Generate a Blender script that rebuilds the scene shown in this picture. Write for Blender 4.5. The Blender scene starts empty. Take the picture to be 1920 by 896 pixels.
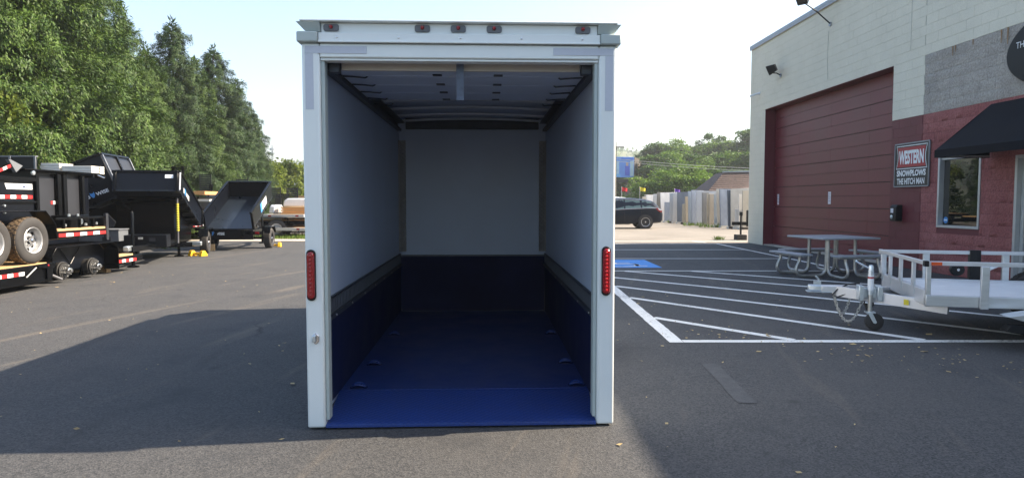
import bpy, math, random
import numpy as np
from mathutils import Vector, Matrix

sc = bpy.context.scene
C = sc.collection
R = math.radians
# ------------------------------------------------------------------ camera
H = 1.45
cam = bpy.data.cameras.new('camera')
cam.sensor_width = 36.0
cam.lens = 23.5
cam.clip_start = 0.05
cam.clip_end = 3000
camo = bpy.data.objects.new('camera', cam)
camo.location = (0, 0, H)
camo.rotation_euler = (R(90) - math.atan(70 / (23.5 / 36 * 1920)), 0, 0)
C.objects.link(camo)
sc.camera = camo
# ------------------------------------------------------------------ sky
SUN_EL, SUN_AZ = R(40), R(82)          # azimuth clockwise from +Y
w = bpy.data.worlds.new('World')
sc.world = w
w.use_nodes = True
nt = w.node_tree
bg = nt.nodes['Background']
sky = nt.nodes.new('ShaderNodeTexSky')
sky.sky_type = 'NISHITA'
sky.sun_disc = False
sky.sun_elevation = SUN_EL
sky.sun_rotation = SUN_AZ
sky.altitude = 100
sky.air_density = 1.15
sky.dust_density = 2.4
sky.ozone_density = 1.6
nt.links.new(sky.outputs[0], bg.inputs[0])
bg.inputs[1].default_value = 0.114
# ------------------------------------------------------------------ sun
sl = bpy.data.lights.new('sun', 'SUN')
sl.energy = 5.0
sl.angle = R(0.6)
sl.color = (1.0, 0.85, 0.66)
so = bpy.data.objects.new('sun', sl)
sd = Vector((math.cos(SUN_EL) * math.sin(SUN_AZ), math.cos(SUN_EL) * math.cos(SUN_AZ), math.sin(SUN_EL)))
so.rotation_euler = sd.to_track_quat('Z', 'Y').to_euler()
so.location = (20, 3, 30)
C.objects.link(so)
# ------------------------------------------------------------------ exposure
sc.view_settings.view_transform = 'Standard'
sc.view_settings.look = 'None'
sc.view_settings.exposure = 1.54
sc.view_settings.gamma = 1.0
sc.view_settings.use_curve_mapping = False

rnd = random.Random(7)
# ================================================================== materials
def mat(name, col, rough=0.6, metal=0.0, var=0.12, scale=6.0, bump=0.0, bscale=60.0, bdist=0.01,
        col2=None, spec=0.5, coat=0.0, stretch=None, rvar=0.0, fine=0.0, pos=False, island=0.0):
    m = bpy.data.materials.new(name)
    m.use_nodes = True
    t = m.node_tree
    N, L = t.nodes, t.links
    b = N['Principled BSDF']
    b.inputs['Roughness'].default_value = rough
    b.inputs['Metallic'].default_value = metal
    b.inputs['Specular IOR Level'].default_value = spec
    if coat:
        b.inputs['Coat Weight'].default_value = coat
        b.inputs['Coat Roughness'].default_value = 0.08
    if pos:
        src = N.new('ShaderNodeNewGeometry').outputs['Position']
    else:
        src = N.new('ShaderNodeTexCoord').outputs['Object']
    if stretch:
        mp = N.new('ShaderNodeMapping')
        mp.inputs['Scale'].default_value = stretch
        L.new(src, mp.inputs['Vector'])
        src = mp.outputs[0]
    n1 = N.new('ShaderNodeTexNoise')
    n1.inputs['Scale'].default_value = scale
    n1.inputs['Detail'].default_value = 6
    n1.inputs['Roughness'].default_value = 0.6
    L.new(src, n1.inputs['Vector'])
    rp = N.new('ShaderNodeValToRGB')
    rp.color_ramp.elements[0].position = 0.3
    rp.color_ramp.elements[1].position = 0.7
    c2 = col2 if col2 else tuple(min(1, c * (1 + var)) for c in col)
    c1 = col if col2 else tuple(c * (1 - var) for c in col)
    rp.color_ramp.elements[0].color = (*c1, 1)
    rp.color_ramp.elements[1].color = (*c2, 1)
    L.new(n1.outputs['Fac'], rp.inputs[0])
    out = rp.outputs[0]
    if fine:
        n3 = N.new('ShaderNodeTexNoise')
        n3.inputs['Scale'].default_value = bscale
        n3.inputs['Detail'].default_value = 3
        L.new(src, n3.inputs['Vector'])
        mr = N.new('ShaderNodeMapRange')
        mr.inputs['From Min'].default_value = 0.3
        mr.inputs['From Max'].default_value = 0.7
        mr.inputs['To Min'].default_value = 1 - fine
        mr.inputs['To Max'].default_value = 1 + fine
        L.new(n3.outputs['Fac'], mr.inputs[0])
        mx = N.new('ShaderNodeVectorMath')
        mx.operation = 'SCALE'
        L.new(out, mx.inputs[0])
        L.new(mr.outputs[0], mx.inputs['Scale'])
        out = mx.outputs[0]
    if island:
        gi = N.new('ShaderNodeNewGeometry')
        mr = N.new('ShaderNodeMapRange')
        mr.inputs['To Min'].default_value = 1 - island
        mr.inputs['To Max'].default_value = 1 + island
        L.new(gi.outputs['Random Per Island'], mr.inputs[0])
        mx = N.new('ShaderNodeVectorMath')
        mx.operation = 'SCALE'
        L.new(out, mx.inputs[0])
        L.new(mr.outputs[0], mx.inputs['Scale'])
        out = mx.outputs[0]
    L.new(out, b.inputs['Base Color'])
    if rvar:
        mr = N.new('ShaderNodeMapRange')
        mr.inputs['To Min'].default_value = max(0, rough - rvar)
        mr.inputs['To Max'].default_value = min(1, rough + rvar)
        L.new(n1.outputs['Fac'], mr.inputs[0])
        L.new(mr.outputs[0], b.inputs['Roughness'])
    if bump:
        n2 = N.new('ShaderNodeTexNoise')
        n2.inputs['Scale'].default_value = bscale
        n2.inputs['Detail'].default_value = 4
        L.new(src, n2.inputs['Vector'])
        bp = N.new('ShaderNodeBump')
        bp.inputs['Strength'].default_value = bump
        bp.inputs['Distance'].default_value = bdist
        L.new(n2.outputs['Fac'], bp.inputs['Height'])
        L.new(bp.outputs[0], b.inputs['Normal'])
    return m

def leaf_mat(name, col, col2, scale=0.6, trans=0.3, island=0.35):
    m = mat(name, col, rough=0.55, col2=col2, scale=scale, pos=True, island=island, spec=0.25)
    t = m.node_tree
    N, L = t.nodes, t.links
    b = N['Principled BSDF']
    tr = N.new('ShaderNodeBsdfTranslucent')
    src = b.inputs['Base Color'].links[0].from_socket
    gm = N.new('ShaderNodeVectorMath')
    gm.operation = 'MULTIPLY'
    gm.inputs[1].default_value = (1.25, 1.2, 0.6)
    L.new(src, gm.inputs[0])
    L.new(gm.outputs[0], tr.inputs[0])
    mx = N.new('ShaderNodeMixShader')
    mx.inputs[0].default_value = trans
    L.new(b.outputs[0], mx.inputs[1])
    L.new(tr.outputs[0], mx.inputs[2])
    L.new(mx.outputs[0], N['Material Output'].inputs[0])
    return m

M = {}
M['white'] = mat('trailer_white_paint', (0.76, 0.80, 0.79), rough=0.32, var=0.03, scale=2, rvar=0.08, coat=0.15)
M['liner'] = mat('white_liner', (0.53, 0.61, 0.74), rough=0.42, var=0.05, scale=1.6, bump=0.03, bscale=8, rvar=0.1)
M['capgrey'] = mat('cap_grey', (0.42, 0.48, 0.47), rough=0.5, var=0.05)
M['tapegrey'] = mat('reflective_grey', (0.51, 0.54, 0.61), rough=0.45, var=0.03, scale=40)
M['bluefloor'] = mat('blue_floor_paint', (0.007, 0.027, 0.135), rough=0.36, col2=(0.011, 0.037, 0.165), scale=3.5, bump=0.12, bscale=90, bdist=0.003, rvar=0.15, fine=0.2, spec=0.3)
M['blueramp'] = mat('blue_ramp_paint', (0.007, 0.032, 0.165), rough=0.5, col2=(0.013, 0.046, 0.21), scale=5, bump=0.3, bscale=120, bdist=0.004, rvar=0.12, fine=0.2)
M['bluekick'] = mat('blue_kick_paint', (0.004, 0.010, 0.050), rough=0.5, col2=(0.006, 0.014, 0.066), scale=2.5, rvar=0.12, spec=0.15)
M['alu'] = mat('aluminium', (0.62, 0.64, 0.66), rough=0.38, metal=0.85, var=0.08, scale=5, stretch=(1, 8, 8), rvar=0.1)
M['aluwhite'] = mat('bright_aluminium', (0.62, 0.63, 0.65), rough=0.40, metal=0.55, var=0.06, scale=4, rvar=0.1, bump=0.05, bscale=30)
M['aludeck'] = mat('deck_aluminium', (0.78, 0.79, 0.80), rough=0.5, metal=0.3, var=0.05, scale=5, rvar=0.1)
M['galv'] = mat('galvanised_steel', (0.47, 0.47, 0.45), rough=0.42, metal=0.75, var=0.18, scale=9, rvar=0.12)
M['zinc'] = mat('zinc_plate', (0.62, 0.68, 0.72), rough=0.3, metal=0.8, var=0.12, scale=20)
M['track'] = mat('dark_track', (0.045, 0.055, 0.075), rough=0.45, metal=0.4, var=0.2)
M['etrack'] = mat('rail_grey', (0.10, 0.115, 0.14), rough=0.5, metal=0.3, var=0.15, scale=12)
M['chrome'] = mat('chrome', (0.72, 0.72, 0.72), rough=0.15, metal=1.0, var=0.05)
M['redlens'] = mat('red_lens', (0.30, 0.008, 0.012), rough=0.12, var=0.2, scale=60, coat=0.6)
M['redled'] = mat('red_diode', (0.75, 0.02, 0.02), rough=0.2, var=0.05, coat=0.5)
M['amberlens'] = mat('amber_lens', (0.62, 0.09, 0.02), rough=0.2, var=0.1, scale=60, coat=0.4)
M['rubber'] = mat('rubber_black', (0.018, 0.018, 0.019), rough=0.75, var=0.25, scale=14)
M['plasticblack'] = mat('black_plastic', (0.008, 0.009, 0.011), rough=0.45, var=0.2, spec=0.25)
M['tyre'] = mat('tyre_rubber', (0.026, 0.025, 0.025), rough=0.8, col2=(0.040, 0.037, 0.035), scale=5, bump=0.3, bscale=60, bdist=0.005)
M['tyredusty'] = mat('tyre_tread_dusty', (0.07, 0.05, 0.032), rough=0.9, col2=(0.14, 0.092, 0.048), scale=7, bump=0.5, bscale=50, bdist=0.006)
M['rim'] = mat('silver_rim', (0.42, 0.425, 0.43), rough=0.35, metal=0.55, var=0.06)
M['blackpaint'] = mat('black_gloss_paint', (0.0025, 0.003, 0.004), rough=0.22, var=0.3, scale=3, rvar=0.06, spec=0.14)
M['boxpaint'] = mat('black_box_paint', (0.003, 0.0042, 0.0075), rough=0.30, var=0.25, scale=2, rvar=0.08, spec=0.2)
M['panelgrey'] = mat('dark_grey_panel', (0.024, 0.026, 0.032), rough=0.42, var=0.12, scale=3, rvar=0.1, spec=0.3)
M['toolgrey'] = mat('tool_box_grey', (0.13, 0.14, 0.155), rough=0.45, var=0.12)
M['tapered'] = mat('tape_red', (0.52, 0.02, 0.02), rough=0.4, var=0.1, scale=40)
M['tapewhite'] = mat('tape_white', (0.74, 0.74, 0.76), rough=0.4, var=0.05, scale=40)
M['wood'] = mat('treated_plank', (0.40, 0.25, 0.11), rough=0.75, col2=(0.54, 0.36, 0.18), scale=4, stretch=(1, 14, 14), bump=0.2, bscale=30)
M['woodorange'] = mat('orange_plywood', (0.50, 0.25, 0.09), rough=0.7, col2=(0.60, 0.33, 0.13), scale=4, stretch=(1, 10, 10))
M['lumberwhite'] = mat('pale_lumber', (0.56, 0.54, 0.48), rough=0.7, col2=(0.68, 0.66, 0.60), scale=5, stretch=(1, 12, 12))
M['yellow'] = mat('yellow_paint', (0.70, 0.40, 0.015), rough=0.45, var=0.12, scale=20)
M['yellowprop'] = mat('yellow_prop', (0.62, 0.52, 0.03), rough=0.5, var=0.15, scale=30)
M['decalwhite'] = mat('decal_white', (0.74, 0.77, 0.80), rough=0.4, var=0.03)
M['decalblue'] = mat('decal_blue', (0.06, 0.25, 0.60), rough=0.4, var=0.05)
M['decalnavy'] = mat('decal_navy', (0.02, 0.04, 0.16), rough=0.4, var=0.05)
M['decalred'] = mat('decal_red', (0.33, 0.02, 0.03), rough=0.4, var=0.05)
M['decalblack'] = mat('decal_black', (0.01, 0.011, 0.014), rough=0.4, var=0.05)
M['paper'] = mat('paper', (0.68, 0.66, 0.70), rough=0.8, var=0.03)
M['ink'] = mat('ink_grey', (0.33, 0.30, 0.36), rough=0.8, var=0.1)
M['bark'] = mat('bark', (0.07, 0.055, 0.042), rough=0.9, var=0.4, scale=8, bump=0.6, bscale=25, bdist=0.03)
M['glass'] = mat('dark_glass', (0.006, 0.008, 0.009), rough=0.012, var=0.1, spec=0.9)
M['autoglass'] = mat('tinted_car_glass', (0.06, 0.10, 0.10), rough=0.03, var=0.1, spec=0.8)
# ================================================================== mesh building
class MB:
    def __init__(s, T=None):
        s.v, s.f, s.T = [], [], T
    def pt(s, p):
        return s.T(p) if s.T else p
    def add(s, vs, fs):
        o = len(s.v)
        s.v += [tuple(s.pt(Vector(p))) for p in vs]
        s.f += [tuple(i + o for i in f) for f in fs]
        return s
    def box(s, x0, x1, y0, y1, z0, z1):
        v = [(x0, y0, z0), (x1, y0, z0), (x1, y1, z0), (x0, y1, z0), (x0, y0, z1), (x1, y0, z1), (x1, y1, z1), (x0, y1, z1)]
        return s.add(v, [(0, 3, 2, 1), (4, 5, 6, 7), (0, 1, 5, 4), (1, 2, 6, 5), (2, 3, 7, 6), (3, 0, 4, 7)])
    def hexa(s, v):
        return s.add(v, [(0, 3, 2, 1), (4, 5, 6, 7), (0, 1, 5, 4), (1, 2, 6, 5), (2, 3, 7, 6), (3, 0, 4, 7)])
    def bar(s, p0, p1, a, b, up=(0, 0, 1)):
        p0, p1, up = Vector(p0), Vector(p1), Vector(up)
        d = (p1 - p0).normalized()
        if abs(d.dot(up)) > 0.98:
            up = Vector((0, 1, 0))
        sx = d.cross(up).normalized() * a / 2
        sz = sx.cross(d).normalized() * b / 2
        v = []
        for p in (p0, p1):
            v += [p - sx - sz, p + sx - sz, p + sx + sz, p - sx + sz]
        return s.add(v, [(0, 1, 2, 3), (7, 6, 5, 4), (0, 4, 5, 1), (1, 5, 6, 2), (2, 6, 7, 3), (3, 7, 4, 0)])
    def tube(s, pts, r, n=10, closed=False, r1=None):
        pts = [Vector(p) for p in pts]
        k = len(pts)
        rings = []
        prev = None
        for i, p in enumerate(pts):
            if closed:
                d = pts[(i + 1) % k] - pts[i - 1]
            else:
                d = pts[min(i + 1, k - 1)] - pts[max(i - 1, 0)]
            d.normalize()
            if prev is None:
                u = Vector((0, 0, 1)) if abs(d.z) < 0.9 else Vector((1, 0, 0))
                a = d.cross(u).normalized()
            else:
                a = (prev - d * prev.dot(d)).normalized()
            prev = a
            b = d.cross(a)
            rr = r if r1 is None else r + (r1 - r) * i / (k - 1)
            rings.append([p + (a * math.cos(q) + b * math.sin(q)) * rr for q in [2 * math.pi * j / n for j in range(n)]])
        v = [q for rg in rings for q in rg]
        f = []
        m = k if closed else k - 1
        for i in range(m):
            for j in range(n):
                a0, a1 = i * n + j, i * n + (j + 1) % n
                b0, b1 = ((i + 1) % k) * n + j, ((i + 1) % k) * n + (j + 1) % n
                f.append((a0, a1, b1, b0))
        if not closed:
            f.append(tuple(range(n - 1, -1, -1)))
            f.append(tuple((k - 1) * n + j for j in range(n)))
        return s.add(v, f)
    def lathe(s, prof, c=(0, 0, 0), axis='z', n=24, cap=True):
        """prof: list of (radius, height) along axis"""
        v, f = [], []
        k = len(prof)
        for (r, h) in prof:
            for j in range(n):
                q = 2 * math.pi * j / n
                a, b = r * math.cos(q), r * math.sin(q)
                p = {'z': (a, b, h), 'x': (h, a, b), 'y': (b, h, a)}[axis]
                v.append((p[0] + c[0], p[1] + c[1], p[2] + c[2]))
        for i in range(k - 1):
            for j in range(n):
                f.append((i * n + j, i * n + (j + 1) % n, (i + 1) * n + (j + 1) % n, (i + 1) * n + j))
        if cap and prof[0][0] > 1e-6:
            f.append(tuple(range(n - 1, -1, -1)))
        if cap and prof[-1][0] > 1e-6:
            f.append(tuple((k - 1) * n + j for j in range(n)))
        return s.add(v, f)
    def prism(s, poly, d0, d1, plane='xz'):
        """poly of 2D points extruded from d0 to d1 along the missing axis"""
        g = {'xz': lambda a, b, d: (a, d, b), 'xy': lambda a, b, d: (a, b, d), 'yz': lambda a, b, d: (d, a, b)}[plane]
        n = len(poly)
        v = [g(a, b, d0) for a, b in poly] + [g(a, b, d1) for a, b in poly]
        f = [tuple(range(n)), tuple(range(2 * n - 1, n - 1, -1))]
        f += [(i, n + i, n + (i + 1) % n, (i + 1) % n) for i in range(n)]
        return s.add(v, f)
    def mesh(s, name, m, smooth=35):
        me = bpy.data.meshes.new(name)
        me.from_pydata(s.v, [], s.f)
        import bmesh
        bm = bmesh.new()
        bm.from_mesh(me)
        bmesh.ops.recalc_face_normals(bm, faces=bm.faces)
        bm.to_mesh(me)
        bm.free()
        for mm in (m if isinstance(m, (list, tuple)) else [m]):
            me.materials.append(mm)
        if smooth:
            me.shade_smooth()
            me.set_sharp_from_angle(angle=R(smooth))
        return me
    def build(s, name, m, parent=None, bevel=0.0, smooth=35, loc=None, seg=2):
        o = bpy.data.objects.new(name, s.mesh(name, m, smooth))
        C.objects.link(o)
        if parent is not None:
            o.parent = parent
        if loc is not None:
            o.location = loc
        if bevel:
            b = o.modifiers.new('bevel', 'BEVEL')
            b.width = bevel
            b.segments = seg
            b.limit_method = 'ANGLE'
            b.angle_limit = R(40)
        return o

def tag(o, label, cat, group=None):
    o['label'] = label
    o['category'] = cat
    if group:
        o['group'] = group
    return o
def thing(name, label, cat, loc=(0, 0, 0), rz=0.0, group=None):
    o = bpy.data.objects.new(name, None)
    o.empty_display_size = 0.2
    o.location = loc
    o.rotation_euler = (0, 0, rz)
    C.objects.link(o)
    return tag(o, label, cat, group)
def struct(o, kind='structure'):
    o['kind'] = kind
    return o
def copy_tree(o, parent=None):
    c = o.copy()
    C.objects.link(c)
    c.parent = parent
    for ch in list(o.children):
        copy_tree(ch, c)
    return c
def rounded(w, h, r, n=5):
    """rounded rectangle outline centred on 0"""
    p = []
    for cx, cy, a0 in ((w / 2 - r, h / 2 - r, 0), (-w / 2 + r, h / 2 - r, 90), (-w / 2 + r, -h / 2 + r, 180), (w / 2 - r, -h / 2 + r, 270)):
        for i in range(n + 1):
            q = R(a0 + 90 * i / n)
            p.append((cx + r * math.cos(q), cy + r * math.sin(q)))
    return p
def text_obj(s, width, height, m, parent, origin, xdir, zdir, name='lettering', depth=0.002, shear=0.0, offset=0.0):
    """lettering whose box (width x height) starts at origin, running along xdir, upright along zdir"""
    cu = bpy.data.curves.new(name, 'FONT')
    cu.body = s
    cu.extrude = 0.0
    cu.shear = shear
    cu.offset = offset
    cu.resolution_u = 3
    tmp = bpy.data.objects.new('tmp', cu)
    me = bpy.data.meshes.new_from_object(tmp)
    bpy.data.objects.remove(tmp)
    bpy.data.curves.remove(cu)
    n = len(me.vertices)
    co = np.zeros(n * 3, dtype=np.float64)
    me.vertices.foreach_get('co', co)
    co = co.reshape(-1, 3)
    lo, hi = co.min(0), co.max(0)
    a = (co[:, 0] - lo[0]) / max(1e-6, hi[0] - lo[0]) * width
    b = (co[:, 1] - lo[1]) / max(1e-6, hi[1] - lo[1]) * height
    X, Z = np.array(Vector(xdir).normalized()), np.array(Vector(zdir).normalized())
    Nn = np.cross(X, Z)
    out = np.array(origin) + a[:, None] * X + b[:, None] * Z + Nn * depth
    me.vertices.foreach_set('co', out.ravel())
    me.update()
    me.materials.clear()
    me.materials.append(m)
    me.name = name
    o = bpy.data.objects.new(name, me)
    C.objects.link(o)
    if parent is not None:
        o.parent = parent
    return o
def quad_mesh(name, V, m):
    """V: (N,4,3) array of quads"""
    n = len(V)
    me = bpy.data.meshes.new(name)
    me.vertices.add(n * 4)
    me.vertices.foreach_set('co', V.reshape(-1).astype(np.float32))
    me.loops.add(n * 4)
    me.loops.foreach_set('vertex_index', np.arange(n * 4, dtype=np.int32))
    me.polygons.add(n)
    me.polygons.foreach_set('loop_start', np.arange(n, dtype=np.int32) * 4)
    me.polygons.foreach_set('loop_total', np.full(n, 4, dtype=np.int32))
    me.update(calc_edges=True)
    me.validate()
    me.materials.append(m)
    return me
FPX = 23.5 / 36 * 1920
PIT = math.atan(70 / FPX)
def ground(px, py, z=0.0):
    """the place on the ground that the survey photograph shows at a pixel"""
    a, b = (px - 960) / FPX, -(py - 448) / FPX
    t = (z - H) / (-math.sin(PIT) + math.cos(PIT) * b)
    return a * t, (math.cos(PIT) + math.sin(PIT) * b) * t
# ================================================================== ground
def asphalt_mat():
    m = bpy.data.materials.new('asphalt')
    m.use_nodes = True
    t = m.node_tree
    N, L = t.nodes, t.links
    b = N['Principled BSDF']
    b.inputs['Roughness'].default_value = 0.82
    b.inputs['Specular IOR Level'].default_value = 0.35
    P = N.new('ShaderNodeNewGeometry').outputs['Position']
    def noise(scale, detail=4, rough=0.6, vec=P, dist=0.0):
        n = N.new('ShaderNodeTexNoise')
        n.inputs['Scale'].default_value = scale
        n.inputs['Detail'].default_value = detail
        n.inputs['Roughness'].default_value = rough
        n.inputs['Distortion'].default_value = dist
        L.new(vec, n.inputs['Vector'])
        return n.outputs['Fac']
    def ramp(v, a, b_, lo, hi):
        r = N.new('ShaderNodeMapRange')
        r.inputs['From Min'].default_value = a
        r.inputs['From Max'].default_value = b_
        r.inputs['To Min'].default_value = lo
        r.inputs['To Max'].default_value = hi
        L.new(v, r.inputs[0])
        return r.outputs[0]
    def mixc(f, a, b_):
        x = N.new('ShaderNodeMix')
        x.data_type = 'RGBA'
        L.new(f, x.inputs[0])
        for i, c in ((6, a), (7, b_)):
            if isinstance(c, tuple):
                x.inputs[i].default_value = (*c, 1)
            else:
                L.new(c, x.inputs[i])
        return x.outputs[2]
    # grain of the stones
    vo = N.new('ShaderNodeTexVoronoi')
    vo.inputs['Scale'].default_value = 95
    L.new(P, vo.inputs['Vector'])
    g = noise(230, 2)
    col = mixc(ramp(vo.outputs['Color'], 0.15, 0.95, 0, 1), (0.020, 0.0225, 0.027), (0.088, 0.089, 0.091))
    col = mixc(ramp(g, 0.55, 0.70, 0, 0.5), col, (0.19, 0.18, 0.165))
    # broad patches
    col = mixc(ramp(noise(0.45, 5, 0.65), 0.35, 0.7, 0, 0.5), col, (0.082, 0.079, 0.076))
    col = mixc(ramp(noise(1.7, 4, 0.6), 0.54, 0.72, 0, 0.55), col, (0.036, 0.038, 0.042))
    # tyre tracks and dusty drag streaks, roughly along the lot
    mp = N.new('ShaderNodeMapping')
    mp.vector_type = 'TEXTURE'
    mp.inputs['Rotation'].default_value = (0, 0, R(-14))
    mp.inputs['Scale'].default_value = (0.6, 5.0, 1)
    L.new(P, mp.inputs['Vector'])
    s1 = noise(1.3, 6, 0.62, mp.outputs[0], 0.4)
    col = mixc(ramp(s1, 0.57, 0.72, 0, 0.42), col, (0.185, 0.155, 0.122))
    mp2 = N.new('ShaderNodeMapping')
    mp2.vector_type = 'TEXTURE'
    mp2.inputs['Rotation'].default_value = (0, 0, R(9))
    mp2.inputs['Scale'].default_value = (0.5, 5.0, 1)
    mp2.inputs['Location'].default_value = (13, 4, 0)
    L.new(P, mp2.inputs['Vector'])
    s2 = noise(1.0, 5, 0.6, mp2.outputs[0], 0.3)
    col = mixc(ramp(s2, 0.62, 0.70, 0, 0.5), col, (0.038, 0.038, 0.040))
    # hairline cracks and oil drips
    nz = N.new('ShaderNodeTexNoise')
    nz.inputs['Scale'].default_value = 1.1
    nz.inputs['Detail'].default_value = 5
    L.new(P, nz.inputs['Vector'])
    mv = N.new('ShaderNodeMix')
    mv.data_type = 'VECTOR'
    mv.inputs[0].default_value = 0.35
    L.new(P, mv.inputs[4])
    L.new(nz.outputs['Color'], mv.inputs[5])
    cr = N.new('ShaderNodeTexVoronoi')
    cr.feature = 'DISTANCE_TO_EDGE'
    cr.inputs['Scale'].default_value = 0.42
    L.new(mv.outputs[1], cr.inputs['Vector'])
    mk = N.new('ShaderNodeMath')
    mk.operation = 'MULTIPLY'
    L.new(ramp(cr.outputs['Distance'], 0.0, 0.006, 0.7, 0.0), mk.inputs[0])
    L.new(ramp(noise(0.33, 3), 0.52, 0.62, 0, 1), mk.inputs[1])
    col = mixc(mk.outputs[0], col, (0.012, 0.012, 0.013))
    sp = N.new('ShaderNodeTexVoronoi')
    sp.inputs['Scale'].default_value = 1.3
    L.new(P, sp.inputs['Vector'])
    mk2 = N.new('ShaderNodeMath')
    mk2.operation = 'MULTIPLY'
    L.new(ramp(sp.outputs['Distance'], 0.03, 0.10, 0.65, 0.0), mk2.inputs[0])
    L.new(ramp(noise(0.8, 2), 0.5, 0.6, 0, 1), mk2.inputs[1])
    col = mixc(mk2.outputs[0], col, (0.015, 0.015, 0.016))
    L.new(col, b.inputs['Base Color'])
    bp = N.new('ShaderNodeBump')
    bp.inputs['Strength'].default_value = 0.55
    bp.inputs['Distance'].default_value = 0.006
    ad = N.new('ShaderNodeMath')
    ad.operation = 'ADD'
    L.new(vo.outputs['Distance'], ad.inputs[0])
    L.new(g, ad.inputs[1])
    L.new(ad.outputs[0], bp.inputs['Height'])
    L.new(bp.outputs[0], b.inputs['Normal'])
    return m
M['asphalt'] = asphalt_mat()
M['earth'] = mat('grassy_earth', (0.055, 0.075, 0.025), rough=0.95, col2=(0.11, 0.125, 0.05), scale=0.5, pos=True, bump=0.5, bscale=12, bdist=0.05, fine=0.3)
M['oldlot'] = mat('pale_worn_lot', (0.17, 0.152, 0.128), rough=0.9, col2=(0.24, 0.217, 0.185), scale=0.5, pos=True, bump=0.3, bscale=70, bdist=0.006, fine=0.25)
M['concrete'] = mat('concrete', (0.36, 0.33, 0.28), rough=0.85, col2=(0.46, 0.43, 0.37), scale=1.5, pos=True, bump=0.2, bscale=60, bdist=0.004, fine=0.15)
def line_mat():
    m = mat('worn_line_paint', (0.70, 0.70, 0.67), rough=0.75, col2=(0.80, 0.80, 0.77), scale=3, pos=True, fine=0.16, bscale=140, bump=0.2, bdist=0.003)
    t = m.node_tree
    N, L = t.nodes, t.links
    b = N['Principled BSDF']
    src = b.inputs['Base Color'].links[0].from_socket
    P = N.new('ShaderNodeNewGeometry').outputs['Position']
    n1 = N.new('ShaderNodeTexNoise')
    n1.inputs['Scale'].default_value = 26
    n1.inputs['Detail'].default_value = 8
    n1.inputs['Roughness'].default_value = 0.72
    L.new(P, n1.inputs['Vector'])
    n2 = N.new('ShaderNodeTexNoise')
    n2.inputs['Scale'].default_value = 1.4
    n2.inputs['Detail'].default_value = 3
    L.new(P, n2.inputs['Vector'])
    ad = N.new('ShaderNodeMath')
    ad.operation = 'MULTIPLY_ADD'
    ad.inputs[1].default_value = 0.55
    L.new(n2.outputs['Fac'], ad.inputs[0])
    L.new(n1.outputs['Fac'], ad.inputs[2])
    mr = N.new('ShaderNodeMapRange')
    mr.inputs['From Min'].default_value = 0.86
    mr.inputs['From Max'].default_value = 0.98
    mr.inputs['To Max'].default_value = 0.8
    L.new(ad.outputs[0], mr.inputs[0])
    mx = N.new('ShaderNodeMix')
    mx.data_type = 'RGBA'
    L.new(mr.outputs[0], mx.inputs[0])
    L.new(src, mx.inputs[6])
    mx.inputs[7].default_value = (0.10, 0.098, 0.095, 1)
    L.new(mx.outputs[2], b.inputs['Base Color'])
    return m
M['line'] = line_mat()
M['bluemark'] = mat('blue_marking_paint', (0.02, 0.23, 0.66), rough=0.7, col2=(0.035, 0.28, 0.72), scale=3, pos=True, fine=0.2, bscale=120)
M['fadedline'] = mat('faded_line', (0.052, 0.054, 0.057), rough=0.85, col2=(0.076, 0.077, 0.079), scale=9, pos=True, fine=0.3, bscale=150)

def sheet(name, pts, z, m, kind='structure', parent=None):
    b = MB()
    b.add([(x, y, z) for x, y in pts], [tuple(range(len(pts)))])
    o = b.build(name, m, parent)
    if parent is None:
        struct(o, kind)
    return o
# far ground, gently rising into wooded slopes
def terrain():
    xs = np.concatenate([np.linspace(-1500, -200, 14), np.linspace(-170, 170, 35), np.linspace(200, 1500, 14)])
    ys = np.concatenate([np.linspace(-60, 50, 6), np.linspace(60, 260, 21), np.linspace(300, 1600, 27)])
    V, F = [], []
    for y in ys:
        for x in xs:
            z = -0.012
            t = max(0.0, min(1.0, (y - 78) / 90)) * max(0.0, min(1.0, (x + 5) / 30))
            z += 7.5 * t * t * (3 - 2 * t)
            t2 = max(0.0, min(1.0, (y - 330) / 420))
            z += (44 + 8 * math.sin(x * 0.011 + 1.0) + 5 * math.sin(x * 0.031)) * t2 * t2 * (3 - 2 * t2)
            V.append((x, y, z))
    n = len(xs)
    for j in range(len(ys) - 1):
        for i in range(n - 1):
            F.append((j * n + i, j * n + i + 1, (j + 1) * n + i + 1, (j + 1) * n + i))
    b = MB()
    b.add(V, F)
    return struct(b.build('ground', M['earth'], smooth=60))
terrain()
lot = sheet('asphalt_lot', [(-30, -30), (45, -30), (45, 23.45), (-5.2, 23.45), (-6.2, 24.2), (-30, 24.2)], 0.0, M['asphalt'])
old = sheet('worn_lot', [(-4.9, 23.45), (45, 23.45), (45, 62), (-3, 62)], -0.004, M['oldlot'])
apron = MB()
apron.box(-16, -5.6, 24.2, 25.3, -0.2, 0.03)
struct(apron.build('concrete_strip', M['concrete'], bevel=0.01))
sheet('gravel_yard', [(-26, 25.3), (-4.9, 25.3), (-4.9, 60), (-26, 60)], -0.006, M['oldlot'])

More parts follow.
